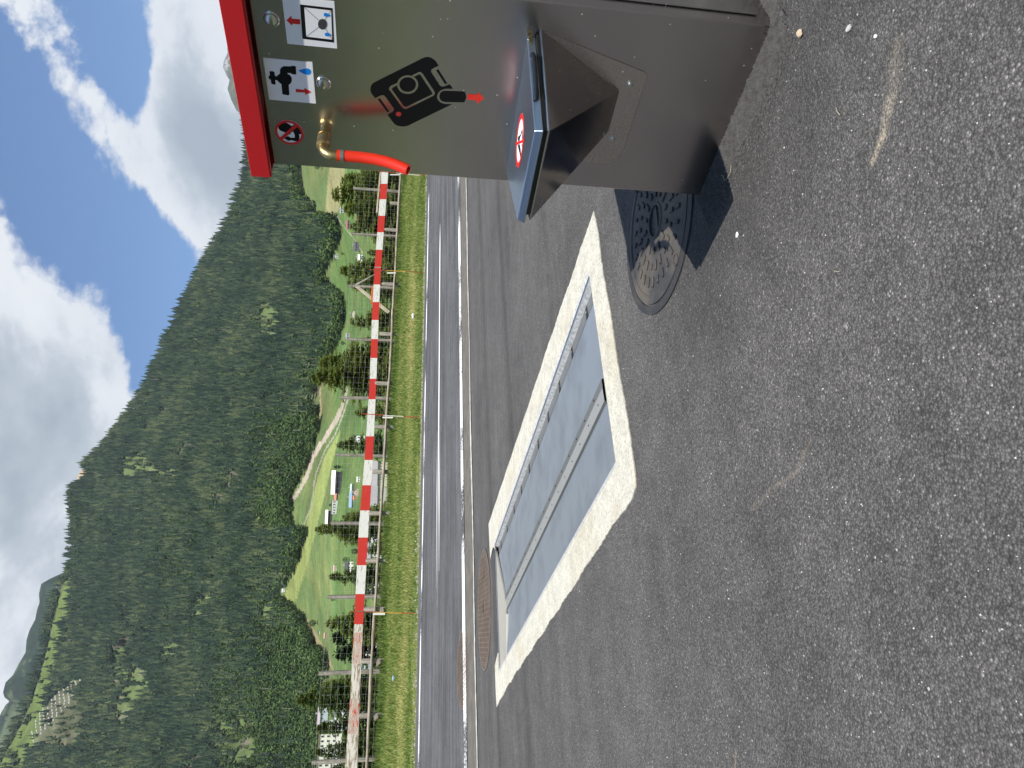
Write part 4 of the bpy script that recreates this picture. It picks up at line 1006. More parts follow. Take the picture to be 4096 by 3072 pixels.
decal('tap_print', z4([(655, 1055), (670, 1048), (715, 1052), (728, 1065), (738, 1120), (765, 1125), (790, 1100), (810, 1085), (810, 1030), (830, 995), (870, 975), (970, 980), (980, 970), (1030, 972), (1045, 985), (1052, 1090), (1040, 1100), (980, 1092), (975, 1078), (920, 1078), (925, 1090), (960, 1110), (985, 1150), (985, 1200), (965, 1235), (940, 1250), (950, 1400), (930, 1405), (860, 1395), (845, 1385), (832, 1240), (800, 1220), (770, 1185), (740, 1180), (748, 1240), (735, 1248), (695, 1240), (680, 1225), (675, 1175), (650, 1165), (642, 1145), (645, 1120), (662, 1112)]), .0024, M_ink, s2)
decal('drop_print', z4([(1080, 1040), (1110, 1028), (1150, 1018), (1210, 1008), (1240, 1016), (1262, 1038), (1270, 1062), (1258, 1092), (1225, 1106), (1160, 1090), (1100, 1055)]), .0024, M_inkblue, s2)
decal('arrow_print', z4([(1042, 1310), (1170, 1325), (1172, 1295), (1275, 1358), (1182, 1402), (1182, 1368), (1045, 1360)]), .0024, M_inkred, s2)
def disc(name, u, z, r, w0, w1, mt, parent, n=48, inner=None):
    mb = MB(); a = [(r * math.cos(6.28318 * k / n), r * math.sin(6.28318 * k / n)) for k in range(n)]
    V0 = [B(u + x, w0, z + y) for x, y in a]; V1 = [B(u + x, w1, z + y) for x, y in a]
    if inner is None: mb.add(V0 + V1, [[n + k for k in range(n)], [k for k in range(n)][::-1]] + [[k, (k + 1) % n, n + (k + 1) % n, n + k] for k in range(n)])
    else:
        V2 = [B(u + x * inner, w1, z + y * inner) for x, y in a]
        mb.add(V0 + V1 + V2, [[k, (k + 1) % n, n + (k + 1) % n, n + k] for k in range(n)] + [[n + k, n + (k + 1) % n, 2 * n + (k + 1) % n, 2 * n + k] for k in range(n)])
    return mb.obj(name, mt, parent)
s3 = disc('sign_disc', .117, 1.316, .0405, .0004, .0014, M_white, box); s3['label'] = 'round sign forbidding to drink the water'
decal('figure_print', z1b([(175, 560), (190, 505), (240, 475), (300, 470), (370, 490), (430, 530), (455, 550), (530, 495), (600, 545), (650, 600), (690, 690), (685, 725), (612, 718), (620, 770), (615, 860), (570, 875), (480, 855), (425, 845), (420, 860), (370, 860), (360, 840), (320, 825), (310, 800), (370, 760), (400, 770), (430, 795), (522, 795), (520, 740), (490, 665), (440, 690), (430, 720), (390, 730), (330, 690), (280, 670), (210, 640), (180, 600)]), .0019, M_ink, s3)
decal('bar_print', z1b([(535, 500), (598, 545), (270, 835), (212, 792)]), .0024, M_inkred, s3)
disc('ring_print', .117, 1.316, .0405, .0015, .0028, M_inkred, s3, inner=.83)
cas = decal('cassette_print', zc([(320, 505), (1050, 140), (1090, 122), (1140, 112), (1175, 115), (1210, 128), (1270, 170), (1300, 215), (1318, 250), (1230, 292), (1204, 315), (1200, 335), (1210, 360), (1320, 530), (1340, 562), (1370, 580), (1400, 580), (1500, 543), (1548, 613), (1420, 613), (1350, 640), (1310, 685), (1295, 735), (1305, 785), (1340, 825), (1390, 850), (1440, 857), (1530, 858), (840, 1195), (790, 1208), (730, 1209), (680, 1200), (630, 1175), (590, 1130), (512, 1022), (595, 980), (618, 950), (616, 930), (480, 740), (460, 720), (430, 712), (380, 730), (318, 762), (262, 690), (246, 650), (243, 610), (250, 570), (270, 540), (295, 518)]), .0006, M_ink, box)
decal('case_outline', zc([(536, 600), (560, 570), (1000, 352), (1020, 346), (1045, 352), (1072, 378), (1258, 660), (1262, 690), (1245, 720), (820, 930), (790, 934), (750, 910), (540, 625)]), .0011, M_steel, cas)
decal('case_print', zc([(582, 612), (600, 595), (1010, 387), (1030, 392), (1040, 405), (1222, 680), (1216, 702), (820, 893), (795, 897), (765, 880), (584, 625)]), .0016, M_ink, cas)
decal('cap_outline', zc(ell(832, 547, 167, 148)), .0021, M_steel, cas)
decal('cap_print', zc(ell(832, 547, 131, 114)), .0026, M_ink, cas)
decal('spout_print', zc([(1332, 735), (1340, 690), (1380, 655), (1430, 646), (1720, 657), (1745, 680), (1757, 740), (1745, 800), (1720, 828), (1420, 822), (1370, 805), (1340, 775)]), .0006, M_ink, cas)
for L in ([(1283, 323), (1318, 306), (1455, 525), (1422, 542)], [(360, 780), (395, 765), (542, 972), (512, 987)]): decal('grip_print', zc(L), .0006, M_ink, cas)
decal('dot_print', zc(ell(688, 1012, 43, 36, 24)), .0011, simple('faded red print', (.35, .03, .03), .3), cas)
decal('arrow_print', zc([(1780, 696), (1945, 705), (1952, 664), (2040, 765), (1928, 852), (1922, 798), (1772, 785)]), .0006, simple('bright red vinyl', (.72, .035, .02), .35), cas)
# push buttons
def lathe(prof, u, z, n=32):
    mb = MB(); k0 = 0
    for (r, w) in prof:
        for k in range(n): mb.v.append(tuple(B(u + r * math.cos(6.28318 * k / n), w, z + r * math.sin(6.28318 * k / n))))
    for i in range(len(prof) - 1):
        for k in range(n): mb.f.append([i * n + k, i * n + (k + 1) % n, (i + 1) * n + (k + 1) % n, (i + 1) * n + k]); mb.mi.append(0)
    mb.f.append([(len(prof) - 1) * n + k for k in range(n)]); mb.mi.append(0); return mb
m_, nt_, b__, co_ = material('turned steel'); setb(nt_, b__, col=(.62, .61, .58), rough=.25, metal=1.0, aniso=.8); M_turn = m_
for (X, Y) in ((1087, 75), (1295, 331)):
    q = FP(X, Y) - P2; u, z = q @ be_, q[2]
    o = autosmooth(lathe([(.0205, .0003), (.0200, .004), (.0175, .0062), (.0150, .0062), (.0146, .0045), (.0140, .0045)], u, z).obj('push_button', M_turn, box), 30)
    o2 = autosmooth(lathe([(.0136, .003), (.0136, .0068), (.0125, .0074)], u, z).obj('button_cap', M_turn, o), 30)
# brass elbow
q = FP(1303, 520) - P2; fu, fz = q @ be_, q[2]
fit = lathe([(.0155, 0), (.0165, .001), (.0168, .003), (.0165, .020), (.0172, .021), (.0185, .026), (.0200, .028), (.0200, .033)], fu, fz).obj('brass_fitting', M_brass, box); autosmooth(fit, 30)
# hexagonal-ish union nut, then the elbow
mb = MB(); prof = [(.0175, .031), (.0198, .036), (.0205, .045), (.0188, .052), (.0190, .058), (.0205, .064), (.0207, .072), (.0190, .079), (.0150, .081)]
nut = lathe(prof, fu, fz, 24).obj('union_nut', M_cast, fit); autosmooth(nut, 25)
R_ = .034; pts = [B(fu, .074, fz)]
for k in range(0, 11):
    A = k / 10 * math.pi / 2; pts.append(B(fu - .002 * k / 10, .080 + R_ * math.sin(A), fz - R_ * (1 - math.cos(A))))
pts.append(B(fu - .002, .114, fz - .060))
mb = MB(); mb.tube(pts, [.0135] * 2 + [.0138] * 9 + [.0135, .0135], 20, cap=True); autosmooth(mb.obj('elbow', M_cast, fit), 40)
# hose through the photographed points
hp = [(1349, 622, .114), (1378, 624, .1145), (1440, 629, .117), (1500, 637, .124), (1545, 647, .133), (1578, 657, .142), (1605, 668, .151), (1632, 680, .161)]
hpts = [FP(x, y, w) for x, y, w in hp]
mb = MB(); mb.tube(hpts, .0158, 24, cap=False); n_ = len(mb.f); mb.tube(hpts[::-1], .0115, 24, cap=False)
a = 7 * 24; 
for k in range(24): mb.f.append([a + k, a + (k + 1) % 24, 8 * 24 + (24 - k - 1) % 24, 8 * 24 + (24 - k) % 24]); mb.mi.append(0)
hose = mb.obj('hose', M_hose, box)
for p in hose.data.polygons: p.use_smooth = len(p.vertices) == 4
# end lip of the hose as its own clean annulus
e1 = hpts[-1]; tdir = (hpts[-1] - hpts[-2]); tdir /= np.linalg.norm(tdir); xx = np.cross(tdir, [0, 0, 1]); xx /= np.linalg.norm(xx); yy = np.cross(tdir, xx)
hose.data.clear_geometry(); mb = MB(); mb.tube(hpts, .0158, 24, cap=False); mb.tube(hpts, .0115, 24, cap=False)
L0 = root_loc(box); V = [tuple(np.array(v) - L0) for v in mb.v]; b0 = len(V)
for r_ in (.0158, .0115):
    for k in range(24): V.append(tuple(e1 + tdir * .0006 + r_ * (math.cos(6.28318 * k / 24) * xx + math.sin(6.28318 * k / 24) * yy) - L0))
Fh = list(mb.f) + [[b0 + k, b0 + (k + 1) % 24, b0 + 24 + (k + 1) % 24, b0 + 24 + k] for k in range(24)]
hose.data.from_pydata(V, [], Fh); hose.data.update()
for p in hose.data.polygons: p.use_smooth = True
mb = MB(); mb.tube([FP(1363, 623, .1142), FP(1377, 624.2, .1146)], .0172, 28); autosmooth(mb.obj('hose_clamp', M_clamp, hose), 40)

# ---- waste chute
rz = .631
RIM = [(.494, 0.0), (.431, .355), (.147, .345), (.075, 0.0)]; BOT = [(.345, .006), (.216, .006)]
mb = MB(); ro = [B(u, w, rz) for u, w in RIM]; bo = [B(BOT[0][0], BOT[0][1], .381), B(BOT[1][0], BOT[1][1], .380)]
mb.add(ro + bo, [(0, 4, 1), (1, 4, 5, 2), (2, 5, 3)])
chute = mb.obj('waste_chute', M_chute, box)
sm = chute.modifiers.new('sheet', 'SOLIDIFY'); sm.thickness = .003; sm.offset = -1; bevel(chute, .0012, 2)
# rolled rim, dark gasket, weld seam
mb = MB(); mb.tube([ro[0] + bn * .002, ro[1], ro[2], ro[3] + bn * .002], .0035, 8); autosmooth(mb.obj('rim', M_steel2, chute))
def inset(z, k): c = np.array([.287, .17]); return [B(c[0] + (u - c[0]) * k, max(.004, c[1] + (w - c[1]) * k), z) for u, w in RIM]
mb = MB(); a = inset(rz - .004, .955); b = inset(rz + .011, .955); mb.box8(a + b); mb.obj('gasket', M_black, chute)
mb = MB(); mb.tube([ro[0], bo[0] + bn * .001], .0030, 8); mb.tube([bo[0], bo[1]], .0022, 6); mb.tube([ro[1], bo[0]], .0018, 6); autosmooth(mb.obj('weld_seam', simple('dull weld', (.55, .53, .48), .42, 1.0, var=.3, scale=40, bump=.8, bscale=300), chute))
# backing flange with rounded ends
fl = [(2163, 119), (2575, 287), (2584, 292), (2589, 302), (2589, 312), (2551, 424), (2500, 590), (2470, 640), (2440, 650), (2300, 640), (2100, 660), (2040, 672), (2090, 400)]
Q0 = [FP(x, y, .0006) for x, y in fl]; Q1 = [FP(x, y, .003) for x, y in fl]; n_ = len(fl); mb = MB()
mb.add(Q0 + Q1, [list(range(n_, 2 * n_)), list(range(n_))[::-1]] + [[k, (k + 1) % n_, n_ + (k + 1) % n_, n_ + k] for k in range(n_)])
bevel(mb.obj('backing_flange', M_flange, chute), .0012, 2)
for (X, Y) in ((2521, 333), (2450, 548)):
    q = FP(X, Y) - P2
    o = lathe([(.0105, .003), (.0105, .0045), (.0072, .0048), (.0070, .008), (.0045, .0105), (.001, .0112)], q @ be_, q[2], 16).obj('bolt', M_turn, chute); autosmooth(o, 35)
# chute lid: shallow folded tray
LT = [(.468, .0), (.421, .345), (.128, .330), (.034, .0)]
def LZ(u, w, z): return B(u, w, z)
top = [LZ(u, w, .664) for u, w in LT]; bot = [LZ(u, w, .6425) for u, w in ((.474, .0), (.428, .353), (.121, .338), (.026, .0))]
mb = MB(); mb.box8(bot + top); lidc = bevel(mb.obj('chute_lid', M_clid, chute), .003, 3)
mb = MB(); mb.tube([B(.475, .003, .662), B(.03, .003, .662)], .002, 8)
autosmooth(mb.obj('lid_hinge', M_steel2, chute))
mb = MB(); mb.box(B(.476, .012, .658), be_ * .005, bn * .010, (0, 0, .004)); mb.obj('hinge_end', M_brass, chute)
# the lid's handle, a black bow on the right lip
hl = [(2136, 262, .0), (2141, 236, .012), (2146, 232, .024), (2148, 300, .026), (2152, 372, .026), (2156, 395, .022), (2152, 412, .012), (2146, 425, .0)]
ledge = lambda w: LT[0][0] + (LT[1][0] - LT[0][0]) * w / .345
hpts2 = []
for w_, out in ((.075, .002), (.082, .012), (.10, .019), (.16, .021), (.20, .019), (.225, .013), (.24, .002)):
    hpts2.append(B(ledge(w_) + out, w_, .655))
mb = MB(); mb.tube(hpts2, [.007, .007, .0065, .0065, .0065, .0065, .007], 10); autosmooth(mb.obj('handle', M_handle, lidc))
# round sticker on the lid
nL = np.cross(top[1] - top[0], top[3] - top[0]); nL /= np.linalg.norm(nL); nL = nL if nL[2] > 0 else -nL
def LP(X, Y, off=0.0): return onplane(X, Y, top[0] + nL * off, nL)
c0 = LP(2080, 563, .0006); zs = Z(.2773, 2000, 420)
rad = np.linalg.norm(LP(2088, 454, .0006) - LP(2073, 672, .0006)) / 2
def lid_ring(name, r0_, r1_, off, mt, parent):
    x = be_; y = np.cross(nL, be_); n = 48; mb = MB(); P = []
    for r_ in (r0_, r1_):
        for k in range(n): P.append(c0 + nL * off + r_ * (math.cos(6.28318 * k / n) * x + math.sin(6.28318 * k / n) * y))
    if r0_ == 0: mb.add(P[n:], [list(range(n))])
    else: mb.add(P, [[k, (k + 1) % n, n + (k + 1) % n, n + k] for k in range(n)])
    return mb.obj(name, mt, parent)
st = lid_ring('round_sticker', 0, rad, 0, M_white, lidc); st['label'] = 'round red-rimmed prohibition sticker on the chute lid'
def ld(nm, L, off, mt): return decal(nm, zs(L), off, mt, lidc, LP)
ld('figure_print', [(255, 575), (285, 568), (296, 640), (303, 720), (293, 772), (283, 700), (268, 640)], .0009, M_ink)
ld('figure_print', [(256, 478), (266, 450), (285, 438), (300, 418), (305, 432), (292, 460), (280, 520), (262, 530)], .0009, M_ink)
ld('figure_print', ell(253, 405, 7, 24, 16), .0009, M_inkred)
ld('arrow_print', [(297, 412), (318, 352), (323, 350), (334, 560), (318, 604), (305, 575), (322, 566), (316, 400), (301, 430)], .0009, M_inkgrey)
ld('bar_print', [(222, 545), (352, 488), (351, 528), (226, 585)], .0012, M_inkred)
lid_ring('ring_print', rad * .80, rad, .0008, M_inkred, lidc)

# crumbly asphalt heaped against the foot of the box
def crumbs():
    V = []; F = []; N = 11000
    for i in range(N):
        side = rnd.random() < .2
        if side: P = B(BW + abs(rnd.gauss(0, .03)), -rnd.random() * .5, 0)
        else: P = B(rnd.uniform(-.02, BW + .03), abs(rnd.gauss(0, .05)), 0)
        r = rnd.uniform(.0025, .0075); b = len(V); zz = max(0, .010 * (1 - abs((P - P2) @ bn) / .07)) if not side else 0
        c = P + np.array([0, 0, zz + r * .2])
        o6 = [(1, 0, 0), (0, 1, 0), (-1, 0, 0), (0, -1, 0), (0, 0, 1), (0, 0, -1)]
        for q in o6: V.append(tuple(c + np.array(q) * r * rnd.uniform(.7, 1.3)))
        F += [(b, b + 1, b + 4), (b + 1, b + 2, b + 4), (b + 2, b + 3, b + 4), (b + 3, b, b + 4), (b + 1, b, b + 5), (b + 2, b + 1, b + 5), (b + 3, b + 2, b + 5), (b, b + 3, b + 5)]
    tag(mesh_obj('asphalt_crumbs', V, F, simple('asphalt crumbs', (.058, .056, .053), .8, var=.4, scale=60)), kind='stuff')
    # raised fillet of asphalt
    V = []; n = 90
    for k in range(n):
        u = -.03 + (BW + .08) * k / (n - 1)
        for (w, z) in ((-.02, .012), (.006, .010 + .003 * math.sin(k * .9) + rnd.uniform(-.002, .002)), (.03, .006 + rnd.uniform(-.001, .001)), (.055 + .010 * math.sin(k * .35), .0005), (.10, -.004)): V.append(B(u, w, z))
    F = [(k * 5 + j, k * 5 + j + 1, (k + 1) * 5 + j + 1, (k + 1) * 5 + j) for k in range(n - 1) for j in range(4)]
    o = mesh_obj('asphalt_fillet', V, F, M_yard); tag(o, kind='structure')
crumbs()

# ================================================================== DRAIN TRAY
tU = (trayD - trayA); TL = np.linalg.norm(tU); tU /= TL
tV = (trayB - trayA); tV -= tU * (tV @ tU); tV /= np.linalg.norm(tV)
TWa = (trayB - trayA) @ tV
def TP(u, v, z=0.0):
    """u 0..1 from right end to left end, v 0..1 from far side to near side, bilinear between the four corners"""
    P = (trayA * (1 - u) + trayD * u) * (1 - v) + (trayB * (1 - u) + trayC * u) * v
    return np.array([P[0], P[1], z])
tray = thing('drain_tray', 'long sunken steel drain tray with a pale concrete border set into the asphalt', 'drain tray', TP(.5, .5))
def tray_uv(X, Y, z=-.03):
    P = ground(X, Y, z); best = None; u = v = .5
    for _ in range(30):
        Q = TP(u, v, z); J = np.stack([(TP(u + .01, v, z) - Q) / .01, (TP(u, v + .01, z) - Q) / .01], 1)[:2]; d = np.linalg.solve(J, (P - Q)[:2]); u += d[0]; v += d[1]
    return u, v
def tquad(mb, uv, zs_, mi=0): mb.add([TP(u, v, z) for (u, v), z in zip(uv, zs_)], [(0, 1, 2, 3)], mi)
def tstrip(name, v0, v1, z0, z1, u0, u1, mt, par=tray):
    mb = MB(); N = 12
    for k in range(N):
        a = u0 + (u1 - u0) * k / N; b = u0 + (u1 - u0) * (k + 1) / N; w = .0012 * math.sin(k * 1.7)
        mb.add([TP(a, v0, z0), TP(b, v0, z0), TP(b, v1, z1), TP(a, v1, z1)], [(0, 1, 2, 3)])
    o = mb.obj(name, mt, par); return o
UE = .985
tstrip('edge_flange', 0, .03, -.002, -.004, 0, 1, M_tray)
tstrip('side_wall', .03, .038, -.004, -.034, 0, UE, M_seal)
tstrip('channel_floor', .038, .108, -.034, -.036, .012, UE, M_chan)
tstrip('side_wall', .108, .118, -.036, -.029, .012, UE, M_traylt)
tstrip('sealant', -.004, .014, .006, .001, 0, 1, M_seal)
tstrip('sealant', .985, 1.004, .001, .006, 0, 1, M_seal)
tstrip('drain_panel', .118, .545, -.030, -.024, .012, UE, M_tray)
tstrip('rib_wall', .545, .549, -.024, -.012, .02, .87, M_tray)
tstrip('rib', .549, .588, -.012, -.013, .02, .87, M_chan)
tstrip('rib', .592, .660, -.011, -.012, .02, .87, M_traylt)
tstrip('rib_wall', .660, .6645, -.012, -.026, .02, .87, M_chan)
tstrip('drain_panel', .6645, .965, -.026, -.012, .012, UE, M_tray)
tstrip('edge_flange', .965, 1, -.012, -.002, 0, 1, M_traylt)
mb = MB()
mb.add([TP(0, 0, -.002), TP(0, 1, -.002), TP(.02, .965, -.02), TP(.02, .045, -.035)], [(0, 1, 2, 3)]); mb.obj('end_flange', M_tray, tray)
mb = MB(); ep = [(1.0, .005), (.992, .05), (.872, .545), (.866, .67), (.858, .70), (.888, .97), (1.0, .995)]
a = [TP(u, v, -.006) for u, v in ep]; b = [TP(u, v, -.022) for u, v in ep]; n7 = len(ep)
mb.add(a + b, [list(range(n7))[::-1]] + [[k, (k + 1) % n7, n7 + (k + 1) % n7, n7 + k] for k in range(n7)]); mb.obj('end_plate', M_endpl, tray)
mb = MB(); a = [TP(.985, .04, -.003), TP(1, .04, -.003), TP(1, .985, -.003), TP(.985, .97, -.003)]; mb.add(a, [(0, 1, 2, 3)]); mb.obj('edge_flange', M_tray, tray)
tstrip('wall_below', 0.0, 1.0, -.09, -.09, 0, 1, M_black)
# screws along the rib and tabs in the channel
mb = MB()
for k in range(17):
    u = .06 + .78 * k / 16; P = TP(u, .568, -.012); mb.tube([P, P + [0, 0, .002]], .006, 8)
    P = TP(u - .015, .625, -.0115); mb.tube([P, P + [0, 0, .002]], .005, 8)
sc_ = mb.obj('screws', M_black, tray); tag(sc_, kind='stuff')
TABS = [(2345, 1238), (2286, 1393), (2236, 1528), (2191, 1646), (2151, 1753), (2115, 1848), (2084, 1935), (2055, 2015), (2027, 2089), (2003, 2153)]
for (X, Y) in TABS:
    u, v = tray_uv(X, Y, -.034); P = TP(u, .072, -.0345)
    mb = MB(); mb.box(P, tU * .020, tV * .036, (0, 0, .0015)); tb = mb.obj('slot', M_black, tray)
    mb = MB(); mb.tube([P + [0, 0, .001], P + [0, 0, .007]], .010, 10); mb.obj('slot_screw', M_turn, tb)
# concrete border in four runs (the left one is cut away beside the manhole)
def border(name, outer, inner, z=.005):
    """outer/inner px polylines of equal length"""
    O = [ground(x, y) for x, y in outer]; I = [ground(x, y) for x, y in inner]; Oo = []; Ii = []
    for k in range(len(O) - 1):
        n = max(2, int(np.linalg.norm(O[k + 1] - O[k]) / .025))
        for j in range(n):
            t = j / n; a = O[k] * (1 - t) + O[k + 1] * t; b = I[k] * (1 - t) + I[k + 1] * t
            dd = (a - b) / (np.linalg.norm(a - b) + 1e-6)
            Oo.append(a + dd * (rnd.uniform(-.005, .005) + .006 * math.sin(len(Oo) * .31))); Ii.append(b)
    Oo.append(O[-1]); Ii.append(I[-1]); n = len(Oo); V = []
    for a, b in zip(Oo, Ii): V += [(a[0], a[1], -.02), (a[0], a[1], z), (b[0], b[1], z), (b[0], b[1], -.10)]
    F = []
    for k in range(n - 1):
        for j in range(3): F.append((k * 4 + j, (k + 1) * 4 + j, (k + 1) * 4 + j + 1, k * 4 + j + 1))
    F += [(0, 1, 2, 3), (4 * n - 1, 4 * n - 2, 4 * n - 3, 4 * n - 4)]
    return mesh_obj(name, V, F, M_conc, tray)
a_, b2_, c_, d_ = (2357, 1089), (2468, 1857), (1995, 2688), (1977, 2179)
border('concrete_border', [(2377, 845), (2393, 926), (2415, 1084), (2438, 1220), (2470, 1410), (2492, 1563), (2526, 1753), (2544, 1879), (2547, 1951)], [a_, (2364, 1120), (2381, 1240), (2397, 1350), (2415, 1480), (2432, 1600), (2452, 1740), (2462, 1815), b2_])
border('concrete_border', [(2547, 1951), (2524, 2006), (2479, 2069), (2380, 2215), (2289, 2358), (2198, 2494), (2100, 2640), (2036, 2738), (1988, 2827)], [b2_, (2458, 1876), (2420, 1941), (2340, 2081), (2262, 2218), (2170, 2380), (2085, 2530), (2034, 2620), c_])
border('concrete_border', [(1988, 2827), (1984, 2740), (1981, 2662)], [c_, (1993.6, 2640), (1992.6, 2612)])
border('concrete_border', [(1974, 2187), (1962, 2238), (1956, 2096), (2020, 1905), (2108, 1644), (2189, 1400), (2216, 1319), (2300, 1075), (2352, 917), (2377, 845)], [(1978, 2195), d_, (1990, 2140), (2060, 1940), (2141, 1708), (2224, 1470), (2254, 1384), (2322, 1188), (2348, 1114), a_])

# ================================================================== MANHOLES
def circle_from(p, q, r):
    (ax, ay), (bx, by), (cx_, cy_) = p[:2], q[:2], r[:2]
    d = 2 * (ax * (by - cy_) + bx * (cy_ - ay) + cx_ * (ay - by))
    ux = ((ax * ax + ay * ay) * (by - cy_) + (bx * bx + by * by) * (cy_ - ay) + (cx_ * cx_ + cy_ * cy_) * (ay - by)) / d
    uy = ((ax * ax + ay * ay) * (cx_ - bx) + (bx * bx + by * by) * (ax - cx_) + (cx_ * cx_ + cy_ * cy_) * (bx - ax)) / d
    return np.array([ux, uy, 0]), math.hypot(ax - ux, ay - uy)
MC, MR = circle_from(ground(2605, 1261), ground(2521, 850), ground(2771, 850))
print('manhole', MC, MR)
def ring_mb(C, prof, n=72, ax=None):
    mb = MB()
    X_ = np.array([1.0, 0, 0]) if ax is None else ax[0]; Y_ = np.array([0, 1.0, 0]) if ax is None else ax[1]; N_ = np.array([0, 0, 1.0]) if ax is None else ax[2]
    for (r, z) in prof:
        for k in range(n): A = 6.28318 * k / n; mb.v.append(tuple(C + r * (math.cos(A) * X_ + math.sin(A) * Y_) + N_ * z))
    for i in range(len(prof) - 1):
        for k in range(n): mb.f.append([i * n + k, i * n + (k + 1) % n, (i + 1) * n + (k + 1) % n, (i + 1) * n + k]); mb.mi.append(0)
    return mb
man = thing('manhole_cover', 'dark round manhole cover with raised radial bars, half in the steel box shadow', 'manhole cover', MC)
o = ring_mb(MC, [(MR, -.01), (MR, .006), (MR - .035, .007), (MR - .036, .001)]).obj('frame', M_frame, man); autosmooth(o, 30)
hub = MC + (ground(2628, 845) - MC) * 0.0
mb = ring_mb(MC, [(MR - .040, -.006), (MR - .042, .008), (MR - .075, .009), (MR - .077, .005), (.075, .005), (.07, .010), (.062, .010), (.060, -.015), (.001, -.016)])
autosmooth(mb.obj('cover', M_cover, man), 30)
mb = MB()
for ringi, (ra0, ra1, nn) in enumerate(((.095, .140, 14), (.160, .200, 22), (.222, .262, 28), (.280, MR - .085, 34))):
    if ra1 <= ra0 + .01: continue
    for k in range(nn):
        if ringi == 3 and k % 11 == 5: continue
        A = 6.28318 * (k + .5 * (ringi % 2)) / nn; dr = np.array([math.cos(A), math.sin(A), 0]); tn = np.array([-dr[1], dr[0], 0]); L = (ra1 - ra0) / 2 * rnd.choice([1, 1, .8, .6])
        mb.box(MC + dr * (ra0 + ra1) / 2 + [0, 0, .008], dr * L, tn * .0085, (0, 0, .0035))
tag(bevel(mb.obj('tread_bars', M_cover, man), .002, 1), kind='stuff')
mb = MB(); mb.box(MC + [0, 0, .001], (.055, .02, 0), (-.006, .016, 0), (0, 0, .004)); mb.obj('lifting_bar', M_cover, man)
for A in (.9, .9 + math.pi):
    C_ = MC + np.array([math.cos(A), math.sin(A), 0]) * (MR - .058)
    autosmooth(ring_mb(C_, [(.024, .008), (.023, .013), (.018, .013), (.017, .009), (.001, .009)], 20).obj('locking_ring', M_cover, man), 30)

def iron_cover(name, C, R, ax, label, gang):
    t = thing(name, label, 'manhole cover', C, None); X_, Y_, N_ = ax
    autosmooth(ring_mb(C, [(R, -.004), (R, .006), (R - .03, .006), (R - .031, .001)], 64, ax).obj('frame', M_ironhi, t), 30)
    autosmooth(ring_mb(C, [(R - .034, .0), (R - .035, .005), (.001, .005)], 64, ax).obj('cover', M_iron, t), 30)
    ca, sa = math.cos(gang), math.sin(gang); U = X_ * ca + Y_ * sa; V_ = Y_ * ca - X_ * sa; mb = MB()
    R2 = R - .05; step = .052; n = int(R2 / step)
    for i in range(-n, n + 1):
        h_ = math.sqrt(max(0, R2 * R2 - (i * step) ** 2)); 
        if h_ < .02: continue
        mb.box(C + U * i * step + N_ * .007, U * .0035, V_ * h_, N_ * .002)
    for j in range(-n * 3, n * 3 + 1):
        y = j * step * .45; h_ = math.sqrt(max(0, R2 * R2 - y * y))
        for i in range(-n, n):
            if abs(i * step + step / 2) + step / 2 > h_: continue
            if (i + j) % 2: mb.box(C + U * (i + .5) * step + V_ * y + N_ * .0065, U * (step / 2 - .008), V_ * .003, N_ * .0015)
    mb.obj('tread_ribs', M_ironhi, t)
    mb = MB(); mb.box(C + N_ * .0085, U * .06, V_ * .006, N_ * .003); mb.obj('lifting_slot', M_black, t)
    autosmooth(ring_mb(C + U * R * .55, [(.045, .009), (.045, .012), (.033, .012), (.032, .008)], 24, ax).obj('badge_ring', M_ironhi, t), 30)
    return t
C2, R2_ = circle_from(ground(1960, 2287), ground(1947, 2675), ground(1914, 2470)); print('cover2', C2, R2_)
C2 = C2 + [0, 0, .004]
iron_cover('manhole_cover', C2, R2_, (np.array([1.0, 0, 0]), np.array([0, 1.0, 0]), np.array([0, 0, 1.0])), 'rusty brown cast iron manhole cover at the far left corner of the drain tray', .35)
def rp(X, Y): return onplane(X, Y, KO, NR)
X3 = dv; N3 = NR / np.linalg.norm(NR); Y3 = np.cross(N3, X3)
pa, pb, pc = rp(1850, 2515), rp(1852, 2840), rp(1829, 2675)
l = lambda P: ((P - KO) @ X3, (P - KO) @ Y3, 0)
cc, R3 = circle_from(l(pa), l(pb), l(pc)); C3 = KO + X3 * cc[0] + Y3 * cc[1]; print('cover3', C3, R3)
iron_cover('manhole_cover', C3 + N3 * .001, R3, (X3, Y3, N3), 'flat brown iron cover in the road, overpainted by the white edge line', .1)

# ================================================================== STONES AND SCRAPS
def stone(X, Y, r, mt, label, sq=(1, .75, .55), rot=0):
    P = ground(X, Y); q = random.Random(int(X)); bm = bmesh.new(); bmesh.ops.create_icosphere(bm, subdivisions=2, radius=1)
    for v in bm.verts:
        k = 1 + q.uniform(-.14, .14); v.co = Vector((v.co.x * r * sq[0] * k, v.co.y * r * sq[1] * k, v.co.z * r * sq[2] * k + r * sq[2] * .75))
    me = bpy.data.meshes.new('stone'); bm.to_mesh(me); bm.free(); me.materials.append(mt); o = bpy.data.objects.new('stone', me); COL.objects.link(o); o.location = tuple(P); o.rotation_euler = (0, 0, rot)
    return tag(o, label, 'stone', 'loose stones on the asphalt')
stone(3206, 134, .0125, simple('sandstone', (.50, .40, .28), .9, var=.25, scale=80, bump=.5), 'largest beige stone on the asphalt by the corner of the steel box', rot=.6)
stone(3401, 114, .0095, simple('grey stone', (.42, .42, .40), .9, var=.3, scale=120, bump=.5), 'pale grey stone between the beige stone and the smallest white chip', rot=2)
stone(3506, 146, .0055, simple('white chip', (.75, .74, .70), .8, var=.1), 'tiny white stone chip furthest from the steel box', rot=1)
